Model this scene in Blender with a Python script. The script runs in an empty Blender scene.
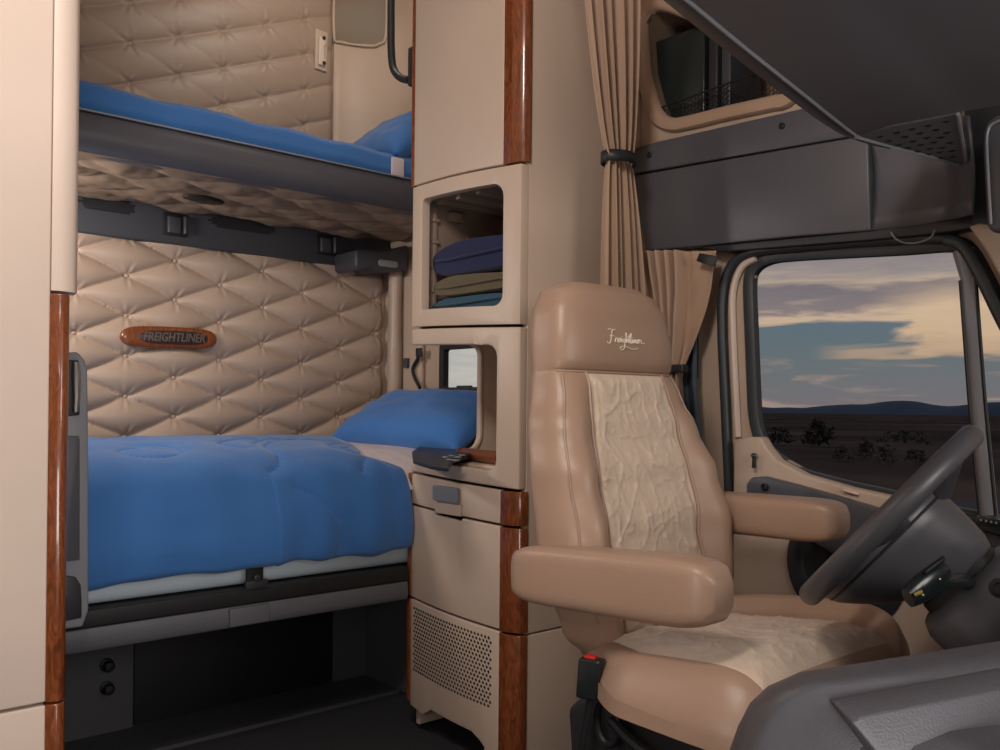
import bpy, bmesh, math, random
import numpy as np
from mathutils import Vector, Matrix, noise
from mathutils.geometry import tessellate_polygon
from mathutils.bvhtree import BVHTree
random.seed(7)
PI = math.pi
scene = bpy.context.scene
C = scene.collection
EYE = 1.05
FPX = 892.0

# ------------------------------------------------------------------ camera
AZ = math.radians(138.8)
ROLL = 0.009
PITCH = 0.006
fwd = Vector((math.cos(AZ), math.sin(AZ), 0))
rgt = Vector((math.sin(AZ), -math.cos(AZ), 0))
up = Vector((0, 0, 1))
# roll: horizon drops towards the right of the picture
cr, sr = math.cos(ROLL), math.sin(ROLL)
cx = rgt * cr + up * sr
cy = up * cr - rgt * sr
CX = Vector(cx)
fwd0 = fwd
CY = (Vector(cy) - fwd0 * PITCH).normalized()
fwd = (fwd0 + Vector(cy) * PITCH).normalized()
V0 = 407 - PITCH * FPX
cam_d = bpy.data.cameras.new('camera')
cam = bpy.data.objects.new('camera', cam_d)
C.objects.link(cam)
m = Matrix((CX, CY, -fwd)).transposed().to_4x4()
m.translation = Vector((0, 0, EYE))
cam.matrix_world = m
cam_d.sensor_width = 36.0
cam_d.lens = 36.0 * FPX / 1000.0
cam_d.shift_y = (V0 - 375) / 1000.0
cam_d.clip_start = 0.02
cam_d.clip_end = 20000
scene.camera = cam


def ray(u, v):
    return fwd + CX * ((u - 500) / FPX) + CY * ((V0 - v) / FPX)


def at(u, v, X=None, Y=None, Z=None, d=None):
    """the point of the photo's pixel on the real plane X=, Y= or Z= (or at depth d)"""
    r = ray(u, v)
    if X is not None:
        k = X / r.x
    elif Y is not None:
        k = Y / r.y
    elif Z is not None:
        k = (Z - EYE) / r.z
    else:
        k = d
    p = r * k
    return Vector((p.x, p.y, p.z + EYE))


# ------------------------------------------------------------------ materials
def mat(name, col, rough=0.5, metal=0.0, var=0.04, vscale=3.0, bump=0.0, bscale=200.0, spec=0.5, sheen=0.0, coat=0.0):
    m = bpy.data.materials.new(name)
    m.use_nodes = True
    nt = m.node_tree
    b = nt.nodes['Principled BSDF']
    b.inputs['Roughness'].default_value = rough
    b.inputs['Metallic'].default_value = metal
    b.inputs['Specular IOR Level'].default_value = spec
    b.inputs['Sheen Weight'].default_value = sheen
    b.inputs['Coat Weight'].default_value = coat
    b.inputs['Coat Roughness'].default_value = 0.1
    tc = nt.nodes.new('ShaderNodeTexCoord')
    n = nt.nodes.new('ShaderNodeTexNoise'); n.inputs['Scale'].default_value = vscale; n.inputs['Detail'].default_value = 4
    nt.links.new(tc.outputs['Object'], n.inputs['Vector'])
    r = nt.nodes.new('ShaderNodeValToRGB')
    r.color_ramp.elements[0].position = 0.3; r.color_ramp.elements[1].position = 0.7
    r.color_ramp.elements[0].color = tuple(max(0, c * (1 - var)) for c in col) + (1,)
    r.color_ramp.elements[1].color = tuple(min(1, c * (1 + var)) for c in col) + (1,)
    nt.links.new(n.outputs['Fac'], r.inputs['Fac'])
    nt.links.new(r.outputs['Color'], b.inputs['Base Color'])
    if bump:
        n2 = nt.nodes.new('ShaderNodeTexNoise'); n2.inputs['Scale'].default_value = bscale; n2.inputs['Detail'].default_value = 3
        nt.links.new(tc.outputs['Object'], n2.inputs['Vector'])
        bp = nt.nodes.new('ShaderNodeBump'); bp.inputs['Strength'].default_value = bump; bp.inputs['Distance'].default_value = 0.002
        nt.links.new(n2.outputs['Fac'], bp.inputs['Height'])
        nt.links.new(bp.outputs['Normal'], b.inputs['Normal'])
    return m


M = {}
M['shell'] = mat('shell_tan', (0.50, 0.375, 0.285), 0.55, bump=0.08, bscale=350)
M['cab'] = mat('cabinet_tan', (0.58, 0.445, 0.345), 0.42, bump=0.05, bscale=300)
M['closet'] = mat('closet_tan', (0.66, 0.53, 0.44), 0.45, bump=0.05, bscale=300)
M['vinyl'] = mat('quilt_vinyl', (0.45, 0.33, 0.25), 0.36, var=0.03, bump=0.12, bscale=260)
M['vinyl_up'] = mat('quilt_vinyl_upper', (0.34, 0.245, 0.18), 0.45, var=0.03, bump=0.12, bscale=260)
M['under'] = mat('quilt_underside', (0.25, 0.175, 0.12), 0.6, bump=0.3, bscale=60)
M['leather'] = mat('seat_leather', (0.40, 0.262, 0.185), 0.34, var=0.05, bump=0.25, bscale=420)
M['curtain'] = mat('curtain_cloth', (0.42, 0.275, 0.185), 0.7, sheen=0.3, bump=0.2, bscale=500)
M['charcoal'] = mat('charcoal_plastic', (0.050, 0.051, 0.060), 0.42, bump=0.1, bscale=500)
M['grey'] = mat('grey_plastic', (0.080, 0.079, 0.091), 0.38, bump=0.12, bscale=500)
M['greyl'] = mat('grey_plastic_light', (0.24, 0.245, 0.27), 0.35, bump=0.1, bscale=500)
M['dark'] = mat('dark_plastic', (0.022, 0.022, 0.025), 0.45, bump=0.1, bscale=500)
M['black'] = mat('black_rubber', (0.008, 0.008, 0.009), 0.55)
M['rubber'] = mat('seal_rubber', (0.035, 0.04, 0.045), 0.4)
M['blue'] = mat('blue_cotton', (0.028, 0.135, 0.38), 0.8, var=0.06, sheen=0.25, bump=0.15, bscale=300)
M['blue_pillow'] = mat('pillow_blue_cotton', (0.035, 0.16, 0.46), 0.8, var=0.05, sheen=0.25, bump=0.15, bscale=300)
M['white'] = mat('mattress_ticking', (0.58, 0.68, 0.75), 0.8, bump=0.2, bscale=120)
M['sheet'] = mat('bed_sheet', (0.62, 0.54, 0.55), 0.85, bump=0.3, bscale=40)
M['navy'] = mat('navy_terry', (0.006, 0.011, 0.055), 0.95, sheen=0.15, bump=0.8, bscale=300)
M['olive'] = mat('olive_terry', (0.11, 0.085, 0.045), 0.95, sheen=0.15, bump=0.8, bscale=300)
M['teal'] = mat('teal_terry', (0.025, 0.075, 0.12), 0.95, sheen=0.15, bump=0.8, bscale=300)
M['floor'] = mat('cab_floor_mat', (0.03, 0.03, 0.033), 0.75, bump=0.5, bscale=200)
M['console'] = mat('console_plastic', (0.125, 0.122, 0.137), 0.5, bump=0.12, bscale=500)
M['wing'] = mat('dash_wing_plastic', (0.115, 0.112, 0.125), 0.42, bump=0.3, bscale=420)
M['bunkgrey'] = mat('bunk_rail_plastic', (0.10, 0.10, 0.112), 0.45, bump=0.15, bscale=300)
M['recess'] = mat('bunk_base_plastic', (0.075, 0.075, 0.083), 0.55, bump=0.2, bscale=300)
M['metal'] = mat('brushed_metal', (0.55, 0.55, 0.55), 0.3, metal=1.0)
M['red'] = mat('red_button', (0.6, 0.02, 0.015), 0.35)
M['yellow'] = mat('yellow_tag', (0.35, 0.27, 0.05), 0.5)
M['belt'] = mat('belt_webbing', (0.03, 0.045, 0.065), 0.6, bump=0.5, bscale=900)
M['brown'] = mat('brown_leather_case', (0.19, 0.055, 0.022), 0.4, bump=0.3, bscale=200)
M['thread'] = mat('cream_thread', (0.85, 0.75, 0.6), 0.6)
M['greenblack'] = mat('green_black_plastic', (0.014, 0.020, 0.020), 0.22, bump=0.1, bscale=300)
M['scrub'] = mat('sage_scrub', (0.030, 0.030, 0.030), 0.95, var=0.4, vscale=2)
M['palescrub'] = mat('pale_sage', (0.09, 0.085, 0.085), 0.95, var=0.4, vscale=2)
M['mount'] = mat('far_mountain', (0.03, 0.066, 0.13), 1.0, var=0.1, vscale=0.002)
M['letter'] = mat('plaque_letter', (0.13, 0.095, 0.085), 0.35)
M['plaque_in'] = mat('plaque_inlay', (0.035, 0.022, 0.018), 0.35)
M['road'] = mat('asphalt', (0.012, 0.018, 0.034), 0.8, var=0.2, vscale=0.3)


def wood():
    m = bpy.data.materials.new('burl_wood')
    m.use_nodes = True
    nt = m.node_tree; b = nt.nodes['Principled BSDF']
    b.inputs['Roughness'].default_value = 0.28
    b.inputs['Coat Weight'].default_value = 0.7
    b.inputs['Coat Roughness'].default_value = 0.08
    tc = nt.nodes.new('ShaderNodeTexCoord')
    mp = nt.nodes.new('ShaderNodeMapping'); mp.inputs['Scale'].default_value = (40, 40, 9)
    nt.links.new(tc.outputs['Object'], mp.inputs['Vector'])
    n = nt.nodes.new('ShaderNodeTexNoise'); n.inputs['Scale'].default_value = 1.6; n.inputs['Detail'].default_value = 9; n.inputs['Distortion'].default_value = 2.2
    n.inputs['Roughness'].default_value = 0.7
    nt.links.new(mp.outputs['Vector'], n.inputs['Vector'])
    r = nt.nodes.new('ShaderNodeValToRGB')
    e = r.color_ramp.elements
    e[0].position = 0.30; e[0].color = (0.06, 0.014, 0.004, 1)
    e[1].position = 0.72; e[1].color = (0.34, 0.10, 0.028, 1)
    x = e.new(0.5); x.color = (0.19, 0.048, 0.013, 1)
    nt.links.new(n.outputs['Fac'], r.inputs['Fac'])
    nt.links.new(r.outputs['Color'], b.inputs['Base Color'])
    return m


M['wood'] = wood()
M['cab_shade'] = mat('cabinet_tan_shaded', (.30, .22, .165), .6)  # cabinet tan darkened to put the cubby's inside shade into the colour


def crushed():
    m = bpy.data.materials.new('crushed_velour')
    m.use_nodes = True
    nt = m.node_tree; b = nt.nodes['Principled BSDF']
    b.inputs['Roughness'].default_value = 0.45
    b.inputs['Sheen Weight'].default_value = 0.5
    tc = nt.nodes.new('ShaderNodeTexCoord')
    nz = nt.nodes.new('ShaderNodeTexNoise'); nz.inputs['Scale'].default_value = 5; nz.inputs['Detail'].default_value = 3
    nt.links.new(tc.outputs['Object'], nz.inputs['Vector'])
    mx = nt.nodes.new('ShaderNodeMixRGB'); mx.inputs['Fac'].default_value = 0.35
    nt.links.new(tc.outputs['Object'], mx.inputs[1]); nt.links.new(nz.outputs['Color'], mx.inputs[2])
    mp = nt.nodes.new('ShaderNodeMapping'); mp.inputs['Scale'].default_value = (14, 14, 6); mp.inputs['Rotation'].default_value = (.5, .2, .35)
    nt.links.new(mx.outputs['Color'], mp.inputs['Vector'])
    v = nt.nodes.new('ShaderNodeTexNoise'); v.noise_type = 'RIDGED_MULTIFRACTAL'; v.inputs['Scale'].default_value = 1.3; v.inputs['Detail'].default_value = 3; v.inputs['Distortion'].default_value = .8
    nt.links.new(mp.outputs['Vector'], v.inputs['Vector'])
    n = nt.nodes.new('ShaderNodeTexNoise'); n.inputs['Scale'].default_value = 60; n.inputs['Detail'].default_value = 4; n.inputs['Distortion'].default_value = 1.0
    nt.links.new(tc.outputs['Object'], n.inputs['Vector'])
    mr = nt.nodes.new('ShaderNodeMath'); mr.operation = 'MULTIPLY'; mr.inputs[1].default_value = .45
    nt.links.new(v.outputs['Fac'], mr.inputs[0])
    ad = nt.nodes.new('ShaderNodeMath'); ad.operation = 'MULTIPLY_ADD'; ad.inputs[1].default_value = .25
    nt.links.new(n.outputs['Fac'], ad.inputs[0]); nt.links.new(mr.outputs[0], ad.inputs[2])
    r = nt.nodes.new('ShaderNodeValToRGB')
    e = r.color_ramp.elements
    e[0].position = 0.1; e[0].color = (0.66, 0.51, 0.385, 1)
    e[1].position = 0.6; e[1].color = (0.90, 0.74, 0.59, 1)
    hf = nt.nodes.new('ShaderNodeMath'); hf.operation = 'MULTIPLY'; hf.inputs[1].default_value = 0.6
    nt.links.new(ad.outputs[0], hf.inputs[0])
    nt.links.new(hf.outputs[0], r.inputs['Fac'])
    nt.links.new(r.outputs['Color'], b.inputs['Base Color'])
    bp = nt.nodes.new('ShaderNodeBump'); bp.inputs['Strength'].default_value = 0.8; bp.inputs['Distance'].default_value = 0.006
    nt.links.new(ad.outputs[0], bp.inputs['Height']); nt.links.new(bp.outputs['Normal'], b.inputs['Normal'])
    return m


M['velour'] = crushed()


def glass():
    m = bpy.data.materials.new('window_glass')
    m.use_nodes = True
    b = m.node_tree.nodes['Principled BSDF']
    nt = m.node_tree
    n = nt.nodes.new('ShaderNodeTexNoise'); n.inputs['Scale'].default_value = 2
    r = nt.nodes.new('ShaderNodeMapRange'); r.inputs['To Min'].default_value = 0.0; r.inputs['To Max'].default_value = 0.02
    nt.links.new(n.outputs['Fac'], r.inputs['Value']); nt.links.new(r.outputs['Result'], b.inputs['Roughness'])
    b.inputs['Base Color'].default_value = (0.93, 0.96, 0.97, 1)
    b.inputs['Transmission Weight'].default_value = 1.0
    b.inputs['IOR'].default_value = 1.1
    b.inputs['Specular IOR Level'].default_value = 0.2
    return m


M['glass'] = glass()


def scrubland():
    m = bpy.data.materials.new('scrubland')
    m.use_nodes = True
    nt = m.node_tree; b = nt.nodes['Principled BSDF']; b.inputs['Roughness'].default_value = 1.0
    b.inputs['Specular IOR Level'].default_value = 0.0
    tc = nt.nodes.new('ShaderNodeTexCoord')
    n = nt.nodes.new('ShaderNodeTexNoise'); n.inputs['Scale'].default_value = 0.03; n.inputs['Detail'].default_value = 9; n.inputs['Roughness'].default_value = 0.7
    nt.links.new(tc.outputs['Object'], n.inputs['Vector'])
    r = nt.nodes.new('ShaderNodeValToRGB'); e = r.color_ramp.elements
    e[0].position = 0.35; e[0].color = (0.030, 0.028, 0.032, 1)
    e[1].position = 0.7; e[1].color = (0.13, 0.105, 0.09, 1)
    nt.links.new(n.outputs['Fac'], r.inputs['Fac']); nt.links.new(r.outputs['Color'], b.inputs['Base Color'])
    return m


M['ground'] = scrubland()


# ------------------------------------------------------------------ mesh helpers
class MB:
    def __init__(s):
        s.v = []; s.f = []

    def add(s, vs, fs):
        b = len(s.v)
        s.v += [tuple(x) for x in vs]
        s.f += [tuple(b + i for i in f) for f in fs]
        return s

    def box(s, lo, hi):
        x0, y0, z0 = lo; x1, y1, z1 = hi
        vs = [(x0, y0, z0), (x1, y0, z0), (x1, y1, z0), (x0, y1, z0), (x0, y0, z1), (x1, y0, z1), (x1, y1, z1), (x0, y1, z1)]
        return s.add(vs, [(0, 3, 2, 1), (4, 5, 6, 7), (0, 1, 5, 4), (1, 2, 6, 5), (2, 3, 7, 6), (3, 0, 4, 7)])

    def obox(s, c, ax, ay, az):
        """oriented box: centre and three half-axis vectors"""
        c = Vector(c); ax = Vector(ax); ay = Vector(ay); az = Vector(az)
        vs = [c + ax * i + ay * j + az * k for k in (-1, 1) for j in (-1, 1) for i in (-1, 1)]
        return s.add(vs, [(0, 2, 3, 1), (4, 5, 7, 6), (0, 1, 5, 4), (1, 3, 7, 5), (3, 2, 6, 7), (2, 0, 4, 6)])

    def prism(s, poly, vec, holes=()):
        """3D polygon (with holes) extruded along vec"""
        vec = Vector(vec)
        loops = [[Vector(p) for p in poly]] + [[Vector(p) for p in h] for h in holes]
        flat = [p for l in loops for p in l]
        tris = tessellate_polygon(loops)
        n = len(flat)
        vs = flat + [p + vec for p in flat]
        fs = []
        if not holes:
            fs.append(tuple(range(n))); fs.append(tuple(range(2 * n - 1, n - 1, -1)))
        else:
            for t in tris:
                fs.append(tuple(t)); fs.append(tuple(n + i for i in reversed(t)))
        b = 0
        for l in loops:
            k = len(l)
            for i in range(k):
                j = (i + 1) % k
                fs.append((b + i, b + j, n + b + j, n + b + i))
            b += k
        return s.add(vs, fs)

    def tube(s, pts, r, seg=10, cap=True, flat=None):
        """tube along pts; r a number or a list; flat=(dir, k) squashes along dir"""
        pts = [Vector(p) for p in pts]
        n = len(pts)
        rs = r if isinstance(r, (list, tuple)) else [r] * n
        t0 = (pts[1] - pts[0]).normalized()
        nrm = t0.orthogonal().normalized()
        rings = []
        for i, p in enumerate(pts):
            a = pts[max(0, i - 1)]; b = pts[min(n - 1, i + 1)]
            t = (b - a).normalized()
            nrm = (nrm - t * nrm.dot(t)).normalized()
            bn = t.cross(nrm)
            ring = []
            for k in range(seg):
                w = 2 * PI * k / seg
                o = (nrm * math.cos(w) + bn * math.sin(w)) * rs[i]
                if flat:
                    dd = Vector(flat[0]).normalized()
                    o = o - dd * o.dot(dd) * (1 - flat[1])
                ring.append(p + o)
            rings.append(ring)
        vs = [q for ring in rings for q in ring]
        fs = []
        for i in range(n - 1):
            for k in range(seg):
                l = (k + 1) % seg
                fs.append((i * seg + k, i * seg + l, (i + 1) * seg + l, (i + 1) * seg + k))
        if cap:
            fs.append(tuple(range(seg - 1, -1, -1)))
            fs.append(tuple((n - 1) * seg + k for k in range(seg)))
        return s.add(vs, fs)

    def loft(s, rings, cap=True, closed=True):
        k = len(rings[0]); n = len(rings)
        vs = [q for r in rings for q in r]
        fs = []
        for i in range(n - 1):
            for j in range(k if closed else k - 1):
                l = (j + 1) % k
                fs.append((i * k + j, i * k + l, (i + 1) * k + l, (i + 1) * k + j))
        if cap and closed:
            fs.append(tuple(range(k - 1, -1, -1)))
            fs.append(tuple((n - 1) * k + j for j in range(k)))
        return s.add(vs, fs)

    def lathe(s, origin, axis, prof, seg=32, cap=True):
        """prof: (distance along axis, radius)"""
        o = Vector(origin); a = Vector(axis).normalized()
        x = a.orthogonal().normalized(); y = a.cross(x)
        rings = [[o + a * d + (x * math.cos(2 * PI * k / seg) + y * math.sin(2 * PI * k / seg)) * r for k in range(seg)] for d, r in prof]
        return s.loft(rings, cap)

    def grid(s, nu, nv, fn):
        vs = [fn(i / (nu - 1), j / (nv - 1)) for i in range(nu) for j in range(nv)]
        fs = [(i * nv + j, (i + 1) * nv + j, (i + 1) * nv + j + 1, i * nv + j + 1) for i in range(nu - 1) for j in range(nv - 1)]
        return s.add(vs, fs)


def smooth_path(pts, n=6, closed=False):
    pts = [Vector(p) for p in pts]
    out = []
    N = len(pts)
    for i in range(N if closed else N - 1):
        if closed:
            p0, p1, p2, p3 = pts[(i - 1) % N], pts[i], pts[(i + 1) % N], pts[(i + 2) % N]
        else:
            p0, p1, p2, p3 = pts[max(0, i - 1)], pts[i], pts[i + 1], pts[min(N - 1, i + 2)]
        for k in range(n):
            t = k / n
            out.append(0.5 * ((2 * p1) + (p2 - p0) * t + (2 * p0 - 5 * p1 + 4 * p2 - p3) * t * t + (3 * p1 - p0 - 3 * p2 + p3) * t ** 3))
    if not closed:
        out.append(pts[-1])
    return out


def rrect(x0, x1, y0, y1, r, n=5):
    """rounded rectangle as 2D points; r a number or 4 radii (bl, br, tr, tl)"""
    rs = r if isinstance(r, (list, tuple)) else [r] * 4
    out = []
    for (cx_, cy_, a0, rr) in ((x0, y0, PI, rs[0]), (x1, y0, 1.5 * PI, rs[1]), (x1, y1, 0, rs[2]), (x0, y1, 0.5 * PI, rs[3])):
        sx = 1 if cx_ == x0 else -1; sy = 1 if cy_ == y0 else -1
        for k in range(n + 1):
            a = a0 + k / n * PI / 2
            out.append((cx_ + sx * rr + rr * math.cos(a), cy_ + sy * rr + rr * math.sin(a)))
    return out


def wloc(o):
    p = Vector((0, 0, 0))
    while o is not None:
        p += o.location; o = o.parent
    return p


def obj(name, mb, material, parent=None, bevel=0.0, bseg=3, smooth=True, angle=40, subsurf=0, solid=0.0, loc=None, deform=None, cuts=None, merge=False):
    me = bpy.data.meshes.new(name)
    vs = [Vector(v) for v in mb.v]
    if parent is not None:
        org = wloc(parent)
    elif loc is not None:
        org = Vector(loc)
    else:
        lo = Vector([min(v[i] for v in vs) for i in range(3)]); hi = Vector([max(v[i] for v in vs) for i in range(3)])
        org = Vector(((lo.x + hi.x) / 2, (lo.y + hi.y) / 2, lo.z))
    me.from_pydata([tuple(v) for v in vs], [], mb.f)
    bm = bmesh.new(); bm.from_mesh(me)
    if merge:
        bmesh.ops.remove_doubles(bm, verts=bm.verts, dist=1e-5)
    if cuts:
        ax, vals = cuts
        no = [0, 0, 0]; no[ax] = 1
        for c in vals:
            co = [0, 0, 0]; co[ax] = c
            bmesh.ops.bisect_plane(bm, geom=bm.verts[:] + bm.edges[:] + bm.faces[:], plane_co=co, plane_no=no)
    if deform:
        for v in bm.verts:
            v.co = deform(v.co)
    bmesh.ops.recalc_face_normals(bm, faces=bm.faces)
    bmesh.ops.translate(bm, verts=bm.verts, vec=-org)
    bm.to_mesh(me); bm.free()
    if smooth:
        me.polygons.foreach_set('use_smooth', [True] * len(me.polygons))
        if subsurf == 0:
            me.set_sharp_from_angle(angle=math.radians(angle))
    me.materials.append(M[material] if isinstance(material, str) else material)
    o = bpy.data.objects.new(name, me)
    C.objects.link(o)
    if parent is not None:
        o.parent = parent
    else:
        o.location = org
    if bevel:
        b = o.modifiers.new('bevel', 'BEVEL'); b.width = bevel; b.segments = bseg; b.limit_method = 'ANGLE'; b.angle_limit = math.radians(35)
        b.harden_normals = False
        for e in me.edges:
            e.use_edge_sharp = False
    if subsurf:
        b = o.modifiers.new('sub', 'SUBSURF'); b.levels = subsurf; b.render_levels = subsurf
    if solid:
        b = o.modifiers.new('solid', 'SOLIDIFY'); b.thickness = solid; b.offset = 0
    return o


def thing(name, label, cat, loc, group=None):
    o = bpy.data.objects.new(name, None); C.objects.link(o)
    o.location = Vector(loc); o['label'] = label; o['category'] = cat
    o.empty_display_size = 0.1
    if group: o['group'] = group
    return o


def tag(o, label, cat, group=None, kind=None):
    o['label'] = label; o['category'] = cat
    if group: o['group'] = group
    if kind: o['kind'] = kind
    return o


def struct(name, mb, material, label=None, cat=None, **k):
    o = obj(name, mb, material, **k)
    o['kind'] = 'structure'
    if label: o['label'] = label
    if cat: o['category'] = cat
    return o


# room numbers
XR = -3.3      # rear wall
YL = 2.2       # driver side wall
YP = -0.25     # passenger side wall
ZC = 2.95      # ceiling
XC = -1.82     # front face of the side towers

# ------------------------------------------------------------------ outside world
mb = MB(); mb.add([(-12000, 26, -1.5), (6000, 26, -1.5), (6000, 6000, -26), (-12000, 6000, -26), (-12000, 26, -3), (6000, 26, -3), (6000, 6000, -30), (-12000, 6000, -30)], [(0, 1, 2, 3), (4, 7, 6, 5), (0, 4, 5, 1), (1, 5, 6, 2), (2, 6, 7, 3), (3, 7, 4, 0)])
struct('ground', mb, 'ground', 'dim brown scrubland stretching to the far mountains', 'ground', bevel=0)
mb = MB(); mb.box((-400, 3.5, -1.55), (400, 27, -1.49))
struct('road', mb, 'road', 'dark bluish asphalt just outside the cab window', 'road')

rows = []
N = 260
for i in range(N):
    x = -9000 + 12000 * i / (N - 1)
    h = 12 + 12 * noise.noise(Vector((x * 0.0016, 3.3, 0))) + 7 * noise.noise(Vector((x * 0.006, 9.1, 0))) + 2 * noise.noise(Vector((x * 0.02, 2, 0)))
    pk = 52 * math.exp(-((x + 2530) / 230) ** 2) + 26 * math.exp(-((x + 2900) / 200) ** 2) + 40 * math.exp(-((x + 1950) / 200) ** 2)
    rows.append((x, max(3, h + pk)))
mb = MB()
rr = []
for x, h in rows:
    rr.append([Vector((x, 5300, -30)), Vector((x, 5400, h * 0.4 - 8)), Vector((x, 5500, h)), Vector((x, 6000, -4))])
mb.loft(rr, cap=False, closed=False)
struct('mountains', mb, 'mount', 'low navy mountain range along the horizon', 'mountains')


def shrub_mesh(seed, w, h):
    rnd = random.Random(seed)
    mb = MB()
    for k in range(150):
        a = rnd.uniform(0, 2 * PI); e = rnd.uniform(0.05, 1.45); q = rnd.uniform(0.5, 1)
        p = Vector((math.cos(a) * math.cos(e) * w * q, math.sin(a) * math.cos(e) * w * q, math.sin(e) * h * q))
        s_ = rnd.uniform(0.12, 0.3) * h
        d1 = Vector((rnd.uniform(-1, 1), rnd.uniform(-1, 1), rnd.uniform(0, 1))).normalized() * s_
        d2 = Vector((rnd.uniform(-1, 1), rnd.uniform(-1, 1), rnd.uniform(-.5, 1))).normalized() * s_ * 0.5
        mb.add([p - d1 * .5, p + d2, p + d1, p - d2], [(0, 1, 2, 3)])
    mb.tube([(0, 0, 0), (0, 0, h * 0.5)], w * 0.06, 6)
    return mb


shrubs = [('dark rounded sage bush beyond the road, tallest and darkest', 818, 446, 60, 1.35, 1.75, 'scrub'),
          ('pale grey sagebrush at the road edge, nearest the dark bush', 842, 462, 43, 0.55, 0.75, 'palescrub'),
          ('pale grey sagebrush at the road edge, second from the dark bush', 864, 462, 46, 0.55, 1.0, 'palescrub'),
          ('pale grey sagebrush at the road edge, third from the dark bush', 886, 461, 42, 0.6, 0.9, 'palescrub'),
          ('pale grey sagebrush at the road edge, closest to the window divider', 915, 461, 44, 0.6, 0.7, 'palescrub'),
          ('dark low sage bush behind the pale sagebrush', 905, 445, 70, 2.2, 1.0, 'scrub'),
          ('dark low sage bush close to the rear window edge', 778, 448, 60, 1.4, 1.2, 'scrub')]
for i, (lb, u, v, Y, w, h, ma) in enumerate(shrubs):
    p = at(u, v, Y=Y)
    s_ = shrub_mesh(i + 3, w, h)
    s_.v = [(a + p.x, b + p.y, c - 1.5) for a, b, c in s_.v]
    o = obj('sage_bush', s_, ma, loc=(p.x, p.y, -1.5))
    tag(o, lb, 'bush', 'sagebrush outside the cab window')

# ------------------------------------------------------------------ floor, walls, ceiling
mb = MB(); mb.box((XR - .05, YP - .05, -0.06), (0.9, YL + .05, 0.0))
struct('floor', mb, 'floor', 'dark rubber cab floor between bunk and driver seat', 'floor')
mb = MB(); mb.box((XR - .05, YP - .05, ZC), (0.9, YL + .05, ZC + .05))
struct('ceiling', mb, 'shell')
mb = MB(); mb.box((XR - .06, YP - .05, 0), (XR, YL + .05, ZC))
struct('wall_rear', mb, 'shell', 'tan rear cab wall behind the quilted panels', 'wall')
mb = MB(); mb.box((XR, YP - .05, 0), (0.9, YP, ZC))
struct('wall_right', mb, 'shell')

# driver side wall with openings
win_px = [(752.5, 285), (756, 271), (768, 263), (790, 259.5), (850, 256), (905, 253), (950, 250), (966, 256),
          (985, 290), (1010, 340), (1045, 410), (1085, 500), (1092, 532), (1060, 530),
          (994, 515), (949, 506), (892, 491), (850, 482), (805, 470), (778, 455), (764, 438), (758, 415), (756, 380), (754, 330)]
win_outline = [at(u, v, Y=YL) for u, v in win_px]
bunkwin = [Vector((x, YL, z)) for x, z in rrect(-2.86, -2.56, 1.10, 1.285, 0.02)]
cub_px = [(645, 25), (652, 12), (665, 10), (700, 20), (780, 20), (810, 60), (790, 92), (775, 97), (730, 107), (690, 117), (674, 119), (662, 113), (655, 98), (648, 70)]
cub_outline = [at(u, v, Y=YL) for u, v in cub_px]
outer = [(XR, 0), (0.3, 0), (0.3, ZC), (XR, ZC)]
mb = MB(); mb.prism([Vector((x, YL, z)) for x, z in outer], (0, 0.02, 0), holes=[win_outline, bunkwin, cub_outline])
struct('wall_left', mb, 'shell', 'tan driver side cab wall holding the windows', 'wall', angle=30)

# ------------------------------------------------------------------ window on the driver side (structure with parts)
w1 = thing('window_1', 'wide driver side window with dark rubber frame and sunset view', 'window', at(850, 480, Y=YL))
w1['kind'] = 'structure'
cen = sum(win_outline, Vector()) / len(win_outline)
ring = smooth_path(win_outline, 4, closed=True)
mb = MB()
prof = [(-0.004, -0.022), (-0.004, 0.006), (0.006, 0.012), (0.024, 0.010), (0.032, 0.0), (0.032, -0.022)]
n_ = len(ring)
rs_ = []
for i, p in enumerate(ring):
    t = (ring[(i + 1) % n_] - ring[i - 1]).normalized()
    nn = t.cross(Vector((0, 1, 0)))
    if nn.dot(p - cen) < 0: nn = -nn
    # narrow along the bottom
    w_ = 1.0 if t.x * 0 + abs(t.z) > 0.45 or p.z > 1.25 else 0.45
    rs_.append([p + nn * (a * w_) + Vector((0, -b_ * (.9 if w_ == 1 else .8), 0)) for a, b_ in prof])
rs_.append(rs_[0])
mb.loft(rs_, cap=False)
obj('frame', mb, 'rubber', w1, angle=35)
mb = MB(); mb.prism([p + Vector((0, 0.010, 0)) for p in win_outline], (0, 0.006, 0))
obj('pane', mb, 'glass', w1, smooth=False)
# divider bar
mb = MB()
a = at(963, 250, Y=YL - .012); b = at(969, 280, Y=YL - .012); c = at(978, 400, Y=YL - .012); d_ = at(989, 518, Y=YL - .012)
mb.tube([a, b, c, d_], [0.024, 0.018, 0.019, 0.02], 10, flat=((0, 1, 0), 0.6))
obj('divider_bar', mb, 'greyl', w1)
mb = MB()
for k in (-1, 1):
    mb.tube([p + Vector((k * 0.0175, -0.006, 0)) for p in (b, c, d_)], 0.004, 6)
obj('divider_seal', mb, 'black', w1)
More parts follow.
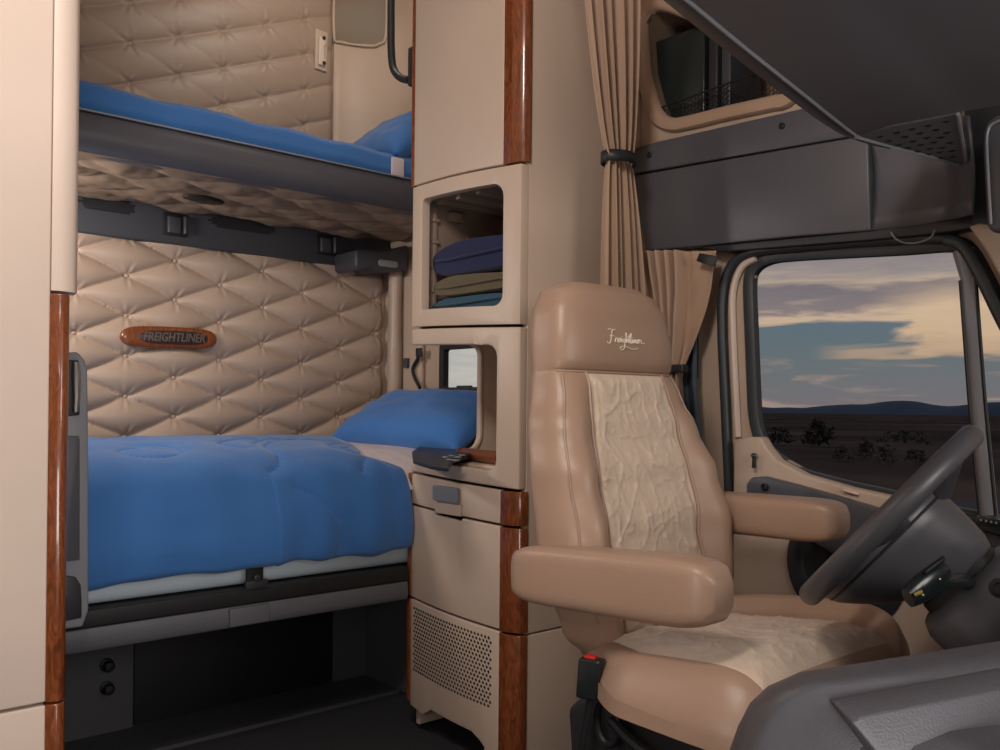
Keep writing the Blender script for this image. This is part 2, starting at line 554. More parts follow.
# slanted front pillar and header seal
mb = MB()
mb.tube(smooth_path([at(u, v, Y=YL - .03) for u, v in ((945, 240), (962, 246), (980, 275), (1003, 322), (1045, 400), (1090, 500))], 4), 0.014, 10, flat=((0, 1, 0), 0.7))
o = obj('trim_1', mb, 'rubber'); o['kind'] = 'structure'; o['label'] = 'dark slanted front pillar trim beside the window divider'; o['category'] = 'trim'
mb = MB(); mb.prism([at(u, v, Y=YL - .06) for u, v in ((968, 226), (1060, 200), (1060, 400), (1030, 330), (1000, 277), (985, 250))], (0, .05, 0))
o = obj('trim_2', mb, 'shell', bevel=.006); o['kind'] = 'structure'; o['label'] = 'tan front pillar corner under the overhead unit'; o['category'] = 'trim'
# door seal
mb = MB()
mb.tube(smooth_path([at(u, v, Y=YL - .02) for u, v in ((733, 600), (729, 490), (725, 400), (722, 330), (723, 290), (731, 266), (750, 253), (800, 247), (870, 241), (930, 238), (955, 240))], 5), 0.014, 10)
o = obj('trim_3', mb, 'rubber'); o['kind'] = 'structure'; o['label'] = 'thick black rubber door seal around the tan door frame'; o['category'] = 'trim'
# bright door edge strip between seal and window frame
mb = MB()
pts = [at(u, v, Y=YL - .012) for u, v in ((738, 437), (736, 400), (733, 330), (733, 292), (741, 268), (756, 258))]
mb.tube(smooth_path(pts, 5), 0.010, 8)
o = obj('trim_4', mb, 'closet'); o['kind'] = 'structure'; o['label'] = 'cream strip of door frame beside the window rubber'; o['category'] = 'trim'

# ------------------------------------------------------------------ driver door
d1 = thing('door_1', 'tan driver door panel below the window with charcoal inlay', 'door', (-1.1, YL - .04, 0.1))
d1['kind'] = 'structure'
dp = [(733, 440), (748, 437), (760, 437), (765, 446), (776, 460), (804, 475), (850, 488), (892, 497), (949, 512), (994, 521), (1060, 536), (1150, 560)]
mb = MB()
poly = [at(u, v, Y=YL - .05) for u, v in dp]
poly = poly + [Vector((poly[-1].x, YL - .05, 0.08)), Vector((poly[0].x, YL - .05, 0.08))]
mb.prism(poly, (0, 0.045, 0))
obj('door_panel', mb, 'shell', d1, bevel=0.008)
mb = MB()
ip = [(752, 495), (752, 484), (757, 477), (768, 476), (800, 484), (832, 493), (880, 507), (920, 517), (1000, 540), (1000, 590), (905, 570), (850, 560), (800, 530)]
mb.prism([at(u, v, Y=YL - .052) for u, v in ip], (0, -0.028, 0))
obj('inlay_strip', mb, 'grey', d1, bevel=0.004)
mb = MB(); pc = at(765, 487, Y=YL - .082); mb.lathe(pc, (0, -1, 0), [(0, .010), (.005, .010), (.007, .007), (.003, .005)], 14)
obj('screw', mb, 'black', d1)
mb = MB(); pc = at(754, 468, Y=YL - .065); mb.tube([pc, pc + Vector((0, 0, .03))], [.006, .005], 10); mb.lathe(pc + Vector((0, 0, .028)), (0, 0, 1), [(0, .006), (.004, .009), (.010, .008), (.013, .004)], 12)
obj('lock_pin', mb, 'greenblack', d1)
mb = MB(); pc = at(845, 566, Y=YL - .05)
mb.lathe(pc, (0, -1, 0), [(0, .16), (.006, .16), (.010, .152), (.010, .14), (.014, .125), (.008, .11), (.013, .095), (.008, .08), (.012, .06), (.012, .001)], 40)
obj('speaker_cover', mb, 'dark', d1)
mb = MB(); pc = at(822, 503, Y=YL - .06); mb.obox(at(851, 492, Y=YL - .055), (.02, 0, -.004), (0, .006, 0), (0, 0, .003))
obj('release_tab', mb, 'closet', d1, bevel=.002)

# ------------------------------------------------------------------ small bunk window
w2 = thing('window_2', 'small square bunk window with black frame above the blue pillow', 'window', (-2.765, YL, 1.085))
w2['kind'] = 'structure'
o_ = [Vector((x, YL - .015, z)) for x, z in rrect(-2.872, -2.54, 1.075, 1.305, 0.02)]
i_ = [Vector((x, YL - .015, z)) for x, z in rrect(-2.845, -2.575, 1.122, 1.278, 0.012)]
mb = MB(); mb.prism(o_, (0, 0.03, 0), holes=[i_]); obj('frame', mb, 'dark', w2, bevel=.003)
mb = MB(); mb.box((-2.86, YL + .002, 1.10), (-2.56, YL + .008, 1.285)); obj('pane', mb, 'glass', w2, smooth=False)
mb = MB()
mb.box((-2.85, YL - .025, 1.105), (-2.57, YL - .012, 1.126)); mb.box((-2.74, YL - .03, 1.10), (-2.66, YL - .012, 1.132))
obj('latch_bar', mb, 'charcoal', w2, bevel=.002)

# ------------------------------------------------------------------ quilted panels
LY0, LZ0, DY, DZ = 1.091, 0.458 + EYE, 0.174, 0.072


def quilt_h(Y, z, A, both=1.0, lz0=LZ0):
    a = (Y - LY0) / DY; b = (z - lz0) / DZ
    p = (a + b) / 2; q = (a - b) / 2
    # a slight wander of the seams
    sp = np.abs(np.sin(PI * p)); sq = np.abs(np.sin(PI * q))
    h = A * (sp ** 0.43) * (sq ** 0.43) if both == 1 else A * (sq ** 0.28) * (.86 + .14 * sp ** .3)
    pn = np.round(p); qn = np.round(q)
    yb = LY0 + (pn + qn) * DY; zb = lz0 + (pn - qn) * DZ
    dy = Y - yb; dz = z - zb
    r = np.sqrt(dy * dy + dz * dz) + 1e-6
    th = np.arctan2(dz, dy)
    seed = np.sin(yb * 37.1 + zb * 91.7) * 3
    wr = (np.cos(6 * th + seed) + 0.6 * np.cos(11 * th + 2 * seed)) * np.exp(-(r / 0.032) ** 2) * (1 - np.exp(-(r / 0.010) ** 2))
    h = h + 0.0042 * wr
    h = h - 0.008 * np.exp(-(r / 0.011) ** 2)
    return h


def quilt_panel(name, y0, y1, z0, z1, A, both, material, label, res=0.0055, lz0=LZ0, ymax=None, edge=0.03):
    ny = int((y1 - y0) / res); nz = int((z1 - z0) / res)
    Y, Z = np.meshgrid(np.linspace(y0, y1, ny), np.linspace(z0, z1, nz), indexing='ij')
    H = quilt_h(Y, Z, A, both, lz0)
    ed = np.minimum(np.minimum(Y - y0, y1 - Y), np.minimum(Z - z0, z1 - Z))
    fall = np.clip(ed / edge, 0, 1) ** 0.5
    X = XR + 0.006 + (H + 0.012) * fall
    co = np.stack([X, Y, Z], -1).reshape(-1, 3)
    idx = np.arange(ny * nz).reshape(ny, nz)
    f = np.stack([idx[:-1, :-1], idx[1:, :-1], idx[1:, 1:], idx[:-1, 1:]], -1).reshape(-1, 4)
    mb = MB(); mb.v = [tuple(c) for c in co.tolist()]; mb.f = [tuple(c) for c in f.tolist()]
    t = thing(name, label, 'wall panel', (XR + .01, (y0 + y1) / 2, z0))
    obj('cover', mb, material, t, angle=180)
    # buttons
    bt = MB(); bt.lathe((0, 0, 0), (1, 0, 0), [(-.004, .0075), (0.0, .0078), (.003, .006), (.0045, .001)], 12)
    first = None
    for i in range(-12, 12):
        for j in range(-20, 20):
            if (i + j) % 2: continue
            yy = LY0 + i * DY; zz = lz0 + j * DZ
            if y0 + .02 < yy < y1 - .02 and z0 + .02 < zz < z1 - .02:
                if ymax and yy > ymax: continue
                x = XR + 0.006 + 0.012 + 0.0005
                if first is None:
                    b2 = MB(); b2.v = [(vx + x, vy + yy, vz + zz) for vx, vy, vz in bt.v]; b2.f = bt.f
                    # keep mesh local to the button
                    first = obj('button', bt, material, None, loc=(0, 0, 0)); first.parent = t
                    o = first
                else:
                    o = first.copy(); C.objects.link(o); o.parent = t
                o.location = Vector((x, yy, zz)) - t.location
    return t


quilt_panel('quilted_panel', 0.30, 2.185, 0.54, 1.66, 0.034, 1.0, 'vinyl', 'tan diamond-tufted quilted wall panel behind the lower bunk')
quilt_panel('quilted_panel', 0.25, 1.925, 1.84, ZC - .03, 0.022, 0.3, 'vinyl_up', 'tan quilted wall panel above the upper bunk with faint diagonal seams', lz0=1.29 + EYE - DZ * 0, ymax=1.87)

# smooth moulded corner beside the upper quilt
mb = MB()
secs = []
for k in range(13):
    a = PI / 2 * k / 12
    secs.append((XR + .012 + 0.0 + 0.42 * (1 - math.cos(a)) * 1.0, 1.93 + 0.255 * math.sin(a)))
secs.append((-2.2, 2.185))
mb.loft([[Vector((x, y, 1.90)), Vector((x, y, 2.05)), Vector((x, y, 2.3)), Vector((x, y, ZC))] for x, y in secs], cap=False, closed=False)
o = struct('trim_5', mb, 'shell', 'smooth moulded tan corner beside the upper quilted panel', 'trim', solid=.006)
# recessed panel on that corner
c5v = []; c5f = []
for i, (x, y) in enumerate(secs):
    c5v += [Vector((x, y, 1.5)), Vector((x, y, 3.5))]
    if i: c5f.append((2 * i - 2, 2 * i, 2 * i + 1, 2 * i - 1))
bv5 = BVHTree.FromPolygons(c5v, c5f)


def oncorner(u, v, off):
    r = ray(u, v)
    h = bv5.ray_cast(Vector((0, 0, EYE)), r.normalized())
    return (h[0] if h[0] is not None else at(u, v, X=XR + .012)) - r.normalized() * off


pn = thing('speaker_cover', 'olive grey rounded speaker cover high in the upper bunk corner', 'speaker cover', (-3.1, 2.1, 2.2))
mb = MB()
pp = [(334, -12), (334, 36), (340, 42), (370, 46), (379, 44), (386, 36), (387, -12)]
pts = smooth_path([Vector((u, v, 0)) for u, v in pp], 3)
cen5 = (360, 0)
mb.loft([[oncorner(cen5[0] + (p.x - cen5[0]) * k, cen5[1] + (p.y - cen5[1]) * k, .010) for p in pts] for k in (1, .8, .6, .4, .2, .02)], cap=True); obj('plate', mb, mat('olive_grey', (0.20, 0.15, 0.10), 0.6), pn, bevel=.003)
mb = MB(); mb.tube([oncorner(p.x, p.y, .012) for p in pts], .006, 8); obj('rim', mb, 'shell', pn)
for (u, v) in ((337, 5), (357, 41)):
    mb = MB(); mb.lathe(oncorner(u, v, .012), (1, -.5, 0), [(0, .005), (.002, .005), (.003, .003)], 10); obj('screw', mb, 'black', pn)
# latch bracket on the upper quilt's edge
lb = thing('latch_bracket', 'small tan metal latch bracket beside the upper quilted panel', 'bracket', at(322, 68, X=XR + .05))
mb = MB(); mb.prism([at(u, v, X=XR + .05) for u, v in ((316, 28), (328, 33), (327, 72), (315, 68))], (-.02, 0, 0)); obj('plate', mb, 'shell', lb, bevel=.003)
mb = MB(); mb.prism([at(u, v, X=XR + .06) for u, v in ((320, 36), (327, 38), (326, 44), (324.5, 46), (324, 58), (326, 60), (325, 66), (319, 64))], (-.012, 0, 0)); obj('hook', mb, 'closet', lb, bevel=.002)
for v in (38, 63):
    mb = MB(); mb.lathe(at(324, v, X=XR + .062), (1, 0, 0), [(0, .008), (.003, .008), (.004, .004)], 10); obj('bolt', mb, 'dark', lb)
# grab handle
gh = thing('grab_handle', 'black curved grab handle in front of the upper bunk corner', 'handle', at(398, 80, Y=1.72))
mb = MB(); mb.tube(smooth_path([at(u, v, Y=1.70) for u, v in ((389, -120), (391, -40), (391, 20), (391.5, 55), (394, 70), (401, 78), (409, 80))], 5), .013, 12); obj('grip', mb, 'dark', gh)
mb = MB(); mb.box((-2.400, 1.685, at(414, 86, Y=1.70).z), (-2.373, 1.75, at(414, 48, Y=1.70).z)); obj('mount', mb, 'dark', gh, bevel=.004)

# ------------------------------------------------------------------ dark shelf rail under the upper bunk
br = thing('rail_panel', 'black rail panel on the rear wall under the upper bunk', 'panel', (XR + .03, 1.2, 1.63))
mb = MB(); mb.box((XR + .004, 0.25, 1.635), (XR + .056, 2.19, 1.90)); obj('panel', mb, 'charcoal', br, bevel=.006)
for (u0, v0, u1, v1) in ((78, 204, 136, 214), (208, 221, 276, 236)):
    a = at(u0, v0, X=XR + .046); b = at(u1, v1, X=XR + .046)
    zc = (a.z + b.z) / 2 + .012
    mb = MB()
    for i in range(int((b.y - a.y) / .011)):
        for j in range(-2, 3):
            yy = a.y + i * .011 + (.0055 if j % 2 else 0)
            if abs((yy - (a.y + b.y) / 2) / ((b.y - a.y) / 2)) > 1 - .05 * abs(j) * 2: continue
            mb.lathe((XR + .0565, yy, zc + j * .0095), (1, 0, 0), [(0, .0046), (.002, .0046), (.002, .0030), (.0, .0028)], 6, cap=False)
    o = obj('speaker_mesh', mb, 'black', br)
for (u, v) in ((174, 226), (325, 246)):
    p = at(u, v, X=XR + .05)
    mb = MB(); mb.box((XR + .046, p.y - .045, p.z - .038), (XR + .062, p.y + .045, p.z + .045)); o = obj('latch', mb, 'black', br, bevel=.002)
    mb = MB(); mb.box((XR + .050, p.y - .03, p.z - .03), (XR + .075, p.y + .018, p.z + .03)); mb.box((XR + .05, p.y + .026, p.z - .03), (XR + .085, p.y + .036, p.z + .035))
    h = obj('hook', mb, 'charcoal', o, bevel=.004)
# corner lamp
rl = thing('reading_lamp', 'grey wedge-shaped reading lamp in the bunk corner under the rail', 'lamp', at(380, 270, X=XR + .2))
mb = MB()
lp = [(356, 250), (360, 249), (380, 251), (408, 245), (408, 270), (380, 271), (372, 266), (360, 270), (356, 266)]
mb.prism([at(u, v, X=XR + .22) for u, v in lp], (-.17, 0, 0)); obj('housing', mb, 'charcoal', rl, bevel=.008)
mb = MB(); pc = at(388, 264, X=XR + .222); mb.prism([pc + Vector((0, dy, dz)) for dy, dz in rrect(-.05, .045, -.014, .014, .012)], (.008, 0, 0)); obj('lens', mb, 'greyl', rl, bevel=.002)

# ------------------------------------------------------------------ upper bunk
ub = thing('upper_bunk', 'upper bunk tray with charcoal front lip and quilted tan underside', 'bunk', (-3.0, 1.2, 1.75))
mb = MB()
prof = [(-2.715, 1.762), (-2.688, 1.775), (-2.668, 1.80), (-2.664, 1.825), (-2.672, 1.855), (-2.682, 1.876), (-2.705, 1.881), (-2.73, 1.87), (-2.73, 1.762)]
mb.prism([Vector((x, 0.25, z)) for x, z in prof], (0, 1.92, 0)); obj('front_lip', mb, 'grey', ub, bevel=.003)
mb = MB(); mb.box((-2.695, .26, 1.880), (-2.675, 2.17, 1.885)); obj('lip_trim', mb, 'greyl', ub, bevel=.001)
mb = MB(); mb.box((XR + .058, .25, 1.778), (-2.735, 2.17, 1.795)); obj('tray', mb, 'dark', ub)


def under(u, v):
    x = XR + .055 + u * (-2.70 - XR - .055); y = .26 + v * 1.90
    a = (y - LY0) / .17; b = (x + 3) / .10
    h = (abs(math.sin(PI * (a + b) / 2)) ** .5) * (abs(math.sin(PI * (a - b) / 2)) ** .5)
    nz = noise.noise(Vector((x * 14, y * 10, 1.0))) * .010 + noise.noise(Vector((x * 40, y * 26, 4.0))) * .005
    e = min(u, 1 - u, .5) / .08
    z = 1.768 - (h * .022 + nz) * min(1, e)
    if y > 1.45 and 0: z -= .01
    return (x, y, z)


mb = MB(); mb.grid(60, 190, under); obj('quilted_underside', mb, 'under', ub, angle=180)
mb = MB(); pc = at(204, 201, Z=1.745)
mb.lathe(pc, (0, 0, 1), [(0, .001), (-.004, .012), (0, .017), (.01, .017)], 24)
mb.v = [(pc.x + (x - pc.x) * 1.6, pc.y + (y - pc.y) * 4.2, z) for x, y, z in mb.v]
obj('pull_slot', mb, 'black', ub)

um = thing('upper_mattress', 'thin blue covered mattress lying in the upper bunk tray', 'mattress', (-3.0, 1.2, 1.8))


def ublue(u, v):
    # u around the front cross-section, v along Y
    y = .27 + v * 1.85
    pts = [(XR + .06, 1.81), (XR + .07, 1.985), (-3.05, 2.0), (-2.85, 2.0), (-2.76, 1.992), (-2.725, 1.968), (-2.715, 1.92), (-2.72, 1.892)]
    k = u * (len(pts) - 1); i = min(int(k), len(pts) - 2); f = k - i
    x = pts[i][0] * (1 - f) + pts[i + 1][0] * f; z = pts[i][1] * (1 - f) + pts[i + 1][1] * f
    z += .010 * noise.noise(Vector((x * 6, y * 7, 0))) + .004 * noise.noise(Vector((x * 22, y * 19, 0)))
    z -= .03 * max(0, (y - 1.75)) 
    return (x, y, z)


mb = MB(); mb.grid(40, 160, ublue); obj('cover', mb, 'blue', um, angle=180)
mb = MB(); a = at(396, 164, X=-2.70)
mb.box((-2.718, a.y - .012, 1.886), (-2.708, a.y + .045, 1.962)); obj('white_mesh_label', mb, 'sheet', um, bevel=.006)


def pillow(name, label, c, L, W, T, mat_, rot, sag=0.0, seed=0.0):
    """L along local x, W along local y, T thickness along local z"""
    mb = MB()
    nu, nv = 44, 32
    for sgn in (1, -1):
        def fn(u, v, sgn=sgn):
            a = 2 * u - 1; b = 2 * v - 1
            ex = 1 - .06 * (1 - abs(a) ** 2); ey = 1 - .06 * (1 - abs(b) ** 2)
            x = a * L / 2 * (1 - .05 * (1 - b * b) * 0); y = b * W / 2
            x *= (.94 + .06 * b * b); y *= (.93 + .07 * a * a)
            h = ((1 - a ** 4) * (1 - b ** 4)) ** .55
            z = sgn * T / 2 * h
            z += .008 * h * noise.noise(Vector((a * 3 + seed, b * 3, sgn)))
            z += sgn * .004 * h * math.sin(9 * math.atan2(b, a) + seed) * (a * a + b * b)
            z -= sag * a * a
            return Vector((x, y, z))
        mb.grid(nu, nv, fn)
    mb.v = [tuple(rot @ Vector(v) + Vector(c)) for v in mb.v]
    lo = min(v[2] for v in mb.v)
    o = obj(name, mb, mat_, loc=(c[0], c[1], lo), merge=True, angle=180)
    return tag(o, label, 'pillow')


Rp = Matrix.Rotation(math.radians(8), 3, 'Z') @ Matrix.Rotation(math.radians(52), 3, 'X')
pillow('pillow', 'plump blue pillow at the window end of the lower bunk', (-2.77, 2.00, .998), .74, .36, .16, 'blue_pillow', Matrix.Rotation(math.radians(7), 3, 'Z') @ Matrix.Rotation(math.radians(30), 3, 'X'), .015)
pillow('pillow', 'blue pillow at the far end of the upper bunk, mostly behind the tower', (-2.97, 2.00, 2.09), .50, .36, .15, 'blue', Matrix.Rotation(math.radians(40), 3, 'X'), .0, 2.0)

# ------------------------------------------------------------------ lower bunk
XB = -2.35
lbk = thing('lower_bunk', 'charcoal lower bunk base with open storage recess and latch', 'bunk', (-2.6, 1.1, 0.0))
mb = MB(); mb.box((XR + .03, .28, .492), (-2.385, 2.17, .535)); mb.box((-2.385, .28, .492), (XB + .01, 1.668, .535)); obj('platform', mb, 'black', lbk, bevel=.004)
mb = MB()
mb.prism([Vector((x, 0.30, z)) for x, z in ((XB - .03, .43), (XB + .005, .432), (XB + .012, .45), (XB + .006, .49), (XB - .03, .49), (XB - .03, .44))], (0, 1.366, 0)); obj('front_rail', mb, 'bunkgrey', lbk, bevel=.003)
mb = MB(); pa = at(229, 609, X=XB + .012); pb = at(270, 626, X=XB + .012)
mb.box((XB + .004, pa.y, .437), (XB + .020, pb.y - .005, .487)); o = obj('latch_plate', mb, 'bunkgrey', lbk, bevel=.003)
# recess box
mb = MB(); mb.box((-2.96, .30, 0.0), (-2.93, 1.93, .49)); obj('recess_back', mb, 'recess', lbk)
mb = MB()
mb.prism([Vector((-2.94, 1.885, z)) for z in (0, .49)][:0] + [Vector((-2.94, 1.885, 0.002)), Vector((-2.60, 1.885, 0.002)), Vector((-2.58, 1.885, .06)), Vector((-2.385, 1.885, .10)), Vector((-2.385, 1.885, .49)), Vector((-2.94, 1.885, .49))], (0, .03, 0))
obj('recess_side', mb, 'bunkgrey', lbk, bevel=.01)
mb = MB(); mb.box((-2.44, 1.60, .10), (-2.385, 1.90, .49))
mb.v = [(x, y + (.20 if (z < .2 and y < 1.7) else .10 if y < 1.7 else 0), z) for x, y, z in mb.v]
obj('corner_post', mb, 'bunkgrey', lbk, bevel=.03, bseg=4)
mb = MB(); mb.box((-2.932, .30, 0.0), (-2.70, 1.885, .012)); obj('recess_floor', mb, 'recess', lbk)
a = at(134, 660, X=-2.925); b = at(332, 640, X=-2.925)
mb = MB(); mb.box((-2.931, a.y, .016), (-2.920, b.y, .40)); obj('black_panel', mb, 'black', lbk, bevel=.002)
for v in (665, 688):
    p = at(107, v, X=-2.925)
    mb = MB(); mb.lathe((-2.93, p.y, p.z), (1, 0, 0), [(0, .021), (.006, .021), (.010, .014), (.022, .013), (.03, .017), (.036, .013), (.038, .002)], 18); obj('knob', mb, 'black', lbk)

mt = thing('lower_mattress', 'pale grey mattress showing below the blue comforter', 'mattress', (-2.8, 1.2, .535))
mb = MB(); mb.box((XR + .05, .30, .537), (XB - .03, 2.16, .80)); obj('body', mb, 'white', mt, bevel=.03, bseg=4)
# strap on the mattress front
p = at(255, 572, X=XB)
bs = thing('bunk_strap', 'black strap with buckle holding the lower mattress', 'strap', (XB, p.y, .54))
mb = MB(); mb.box((XB - .010, p.y - .025, .53), (XB + .003, p.y + .025, .64)); obj('webbing', mb, 'black', bs, bevel=.003)
mb = MB(); mb.box((XB - .002, p.y - .033, .532), (XB + .016, p.y + .033, .556)); mb.lathe((XB + .012, p.y, .562), (1, 0, 0), [(0, .012), (.006, .010), (.006, .001)], 12); obj('buckle', mb, 'dark', bs, bevel=.003)


# comforter with stitched swirls
def stitch_curves():
    rnd = random.Random(23)
    out = []
    for k in range(26):
        s0 = rnd.uniform(.05, .98); y0 = rnd.uniform(.35, 1.8)
        a = rnd.uniform(0, 2 * PI); cv = rnd.uniform(-9, 9); p = [(s0, y0)]
        n = rnd.randint(16, 34)
        for i in range(n):
            cv += rnd.uniform(-4, 4); cv = max(-16, min(16, cv))
            a += cv * .018
            p.append((p[-1][0] + math.sin(a) * .018, p[-1][1] + math.cos(a) * .018))
        out.append(np.array(p))
    return np.concatenate(out)


SC = stitch_curves()
cprof = [(XR + .066, .86), (XR + .085, .915), (-3.10, .925), (-2.9, .93), (-2.72, .927), (-2.56, .915), (-2.45, .893), (-2.375, .84), (-2.340, .77), (-2.325, .70), (-2.322, .65), (-2.330, .605), (-2.338, .60)]
cp = smooth_path([Vector((x, 0, z)) for x, z in cprof], 10)
L_ = [0]
for i in range(1, len(cp)): L_.append(L_[-1] + (cp[i] - cp[i - 1]).length)
LT = L_[-1]


def cpt(s):
    s = max(0, min(LT - 1e-6, s))
    i = max(0, int(np.searchsorted(L_, s)) - 1)
    f = (s - L_[i]) / (L_[i + 1] - L_[i])
    p = cp[i].lerp(cp[i + 1], f)
    t = (cp[i + 1] - cp[i]).normalized()
    return p, Vector((-t.z, 0, t.x))


def comf(u, v):
    s = u * LT
    yend = 1.885 - .335 * min(1, max(0, (s - .12) / .72)) ** .9 + .135 * min(1, max(0, (s - .82) / .09))
    y = .31 + v * (yend - .31)
    p, n = cpt(s)
    if p.x > -2.40: yend = min(yend, 1.672); y = .31 + v * (yend - .31)
    d = np.sqrt(((SC[:, 0] - s) ** 2 + (SC[:, 1] - y) ** 2).min())
    g = (-1 if s < LT - .1 else -.3) * .009 * math.exp(-(d / .007) ** 2) - .006 * math.exp(-(d / .03) ** 2)
    puff = .008 * noise.noise(Vector((s * 5, y * 5, 2))) + .003 * noise.noise(Vector((s * 14, y * 11, 5)))
    dr = max(0, min(1, (s - .85) / .2))
    fold = dr * .006 * math.sin(y * 38 + 3 * noise.noise(Vector((y * 3, 0, 8)))) * (1 if y > 1.2 else .35)
    e = min(1, v * 40, (1 - v) * 30) 
    q = p + n * ((g + puff + fold) * e + .006 + (.0 if e >= 1 else -.012 * (1 - e)))
    if s > LT - .06:
        q.z += .010 * noise.noise(Vector((y * 4, 1, 1))) - .0
    return Vector((q.x, y, q.z + .008 * min(1, max(0, (y - .3) * .3)) - .03 * max(0, y - 1.35) * (1 - dr * .8)))


mb = MB(); mb.grid(190, 260, comf)
cf = obj('comforter', mb, 'blue', angle=180, solid=.010)
tag(cf, 'blue stitched comforter draped over the lower bunk mattress', 'comforter')


def sheet(u, v):  # lies over the mattress, tucked just under the comforter's edge
    s = .05 + u * .92
    yend = 1.885 - .335 * min(1, max(0, (s - .12) / .72)) ** .9 + .135 * min(1, max(0, (s - .82) / .09))
    y = yend - .05 + v * .34
    p, n = cpt(s)
    q = p + n * (.003 + .007 * noise.noise(Vector((s * 6, y * 40, 2))) * v)
    z = q.z - .010 - .03 * (y - 1.35) - .006 * v
    return Vector((q.x, min(y, 2.16), z))


mb = MB(); mb.grid(70, 26, sheet)
tag(obj('folded_sheet', mb, 'sheet', angle=180, solid=.004), 'pale pinkish sheet folded back between comforter and pillow', 'sheet')

# bunk end support column (grey) beside the closet
bc = thing('bunk_support', 'grey upright bunk support beside the wood trimmed closet', 'support', (XB + .02, .76, .49))
xa = XB + .075
mb = MB()
pl = [(60, 352), (78, 352), (85, 360), (88, 372), (89, 480), (89, 610), (83, 627), (60, 630)]
mb.prism([at(u, v, X=xa) for u, v in pl], (-.035, 0, 0)); obj('body', mb, 'greyl', bc, bevel=.006)
mb = MB(); mb.prism([at(u, v, X=xa + .006) for u, v in ((62, 360), (79, 360), (80, 370), (80, 415), (62, 417))], (-.01, 0, 0)); obj('upper_recess', mb, 'dark', bc, bevel=.003)
mb = MB(); mb.tube([at(u, v, X=xa + .014) for u, v in ((76, 362), (77, 375), (77, 395), (76, 412))], [.006, .010, .008, .006], 8); obj('latch_rod', mb, 'metal', bc)
mb = MB(); mb.prism([at(u, v, X=xa + .006) for u, v in ((62, 575), (76, 577), (81, 585), (82, 600), (82, 618), (62, 622))], (-.01, 0, 0)); obj('lower_recess', mb, 'dark', bc, bevel=.003)
mb = MB(); mb.prism([at(u, v, X=xa + .006) for u, v in ((62, 436), (79, 436), (80, 440), (80, 560), (62, 562))], (-.004, 0, 0)); obj('inset_plate', mb, 'grey', bc, bevel=.002)

# corner padding and belt by the bunk window
mb = MB()
mb.tube(smooth_path([Vector((XR + .14, 2.168, z)) for z in (.85, 1.1, 1.3, 1.5, 1.625)], 4), [.030] * 5 + [.033] * 4 + [.029] * 4 + [.031] * 4, 12)
o = struct('trim_6', mb, 'vinyl', 'padded tan vinyl column in the bunk corner', 'trim')
mb = MB(); mb.box((-3.11, YL - .03, .85), (-2.98, YL - .001, 1.60)); o = struct('trim_7', mb, 'shell', 'tan trim panel between the bunk corner and the small window', 'trim', bevel=.015)
hb = thing('hanging_strap', 'thin black strap hanging beside the small bunk window', 'strap', at(417, 360, Y=YL - .04))
mb = MB(); mb.tube(smooth_path([at(u, v, Y=YL - .045) for u, v in ((419, 351), (418, 358), (413, 368), (414, 376), (420, 388))], 5), .007, 8); obj('webbing', mb, 'black', hb)
mb = MB(); mb.box(tuple(at(417, 357, Y=YL - .045) - Vector((.0, .008, 0))), tuple(at(422, 348, Y=YL - .045) + Vector((.004, .0, 0)))); obj('clip', mb, 'dark', hb, bevel=.002)
mb = MB(); p = at(406, 363, Y=YL - .04); mb.box((p.x - .012, p.y - .006, p.z - .02), (p.x + .012, p.y + .012, p.z + .02)); obj('anchor', mb, 'charcoal', hb, bevel=.003)

# plaque
pq = thing('wood_plaque', 'oval burl wood plaque with raised lettering on the quilted wall', 'plaque', at(169, 348, X=XR + .05))
xp = XR + .066
pc = at(169, 337.5, X=xp)
a = at(121, 336, X=xp); b = at(217.5, 339, X=xp)
hw = (b.y - a.y) / 2; yc = (a.y + b.y) / 2
zc = pc.z
tilt = lambda y: zc + (y - yc) * 0.02
def stad(hw_, hh_, x):
    out = []
    for k in range(64):
        w = 2 * PI * k / 64
        yy = hw_ * math.copysign(abs(math.cos(w)) ** .6, math.cos(w))
        zz2 = hh_ * (1 - (abs(yy) / hw_) ** 7 * .999) ** .5 * (1 - .12 * (yy / hw_) ** 2) * (1 if math.sin(w) >= 0 else -1) if abs(yy) < hw_ * .999 else 0
        out.append(Vector((x, yc + yy, tilt(yc + yy) + zz2)))
    return out
mb = MB(); mb.loft([stad(hw, .040, xp - .02), stad(hw, .040, xp - .006), stad(hw - .003, .037, xp - .001), stad(hw - .008, .032, xp + .001), stad(hw - .02, .022, xp + .0015)]); obj('plate', mb, 'wood', pq, angle=60)
mb = MB(); q_ = [stad(hw * .70, .0245, xp - .001), stad(hw * .70, .0245, xp + .003), stad(hw * .69, .0235, xp + .0035)]; mb.loft(q_); mb.v = [(x, y + .012, z) for x, y, z in mb.v]; obj('inlay', mb, 'plaque_in', pq, angle=50)


def text_mesh(s, size, extrude, shear=0.0):
    cu = bpy.data.curves.new('lettering', 'FONT'); cu.body = s; cu.size = size; cu.extrude = extrude; cu.shear = shear
    cu.align_x = 'CENTER'; cu.align_y = 'CENTER'; cu.offset = .0006; cu.resolution_u = 3
    o = bpy.data.objects.new('lettering', cu); C.objects.link(o)
    dg = bpy.context.evaluated_depsgraph_get()
    me = bpy.data.meshes.new_from_object(o.evaluated_get(dg))
    mb = MB(); mb.v = [tuple(v.co) for v in me.vertices]; mb.f = [tuple(p.vertices) for p in me.polygons]
    bpy.data.objects.remove(o); bpy.data.curves.remove(cu); bpy.data.meshes.remove(me)
    return mb


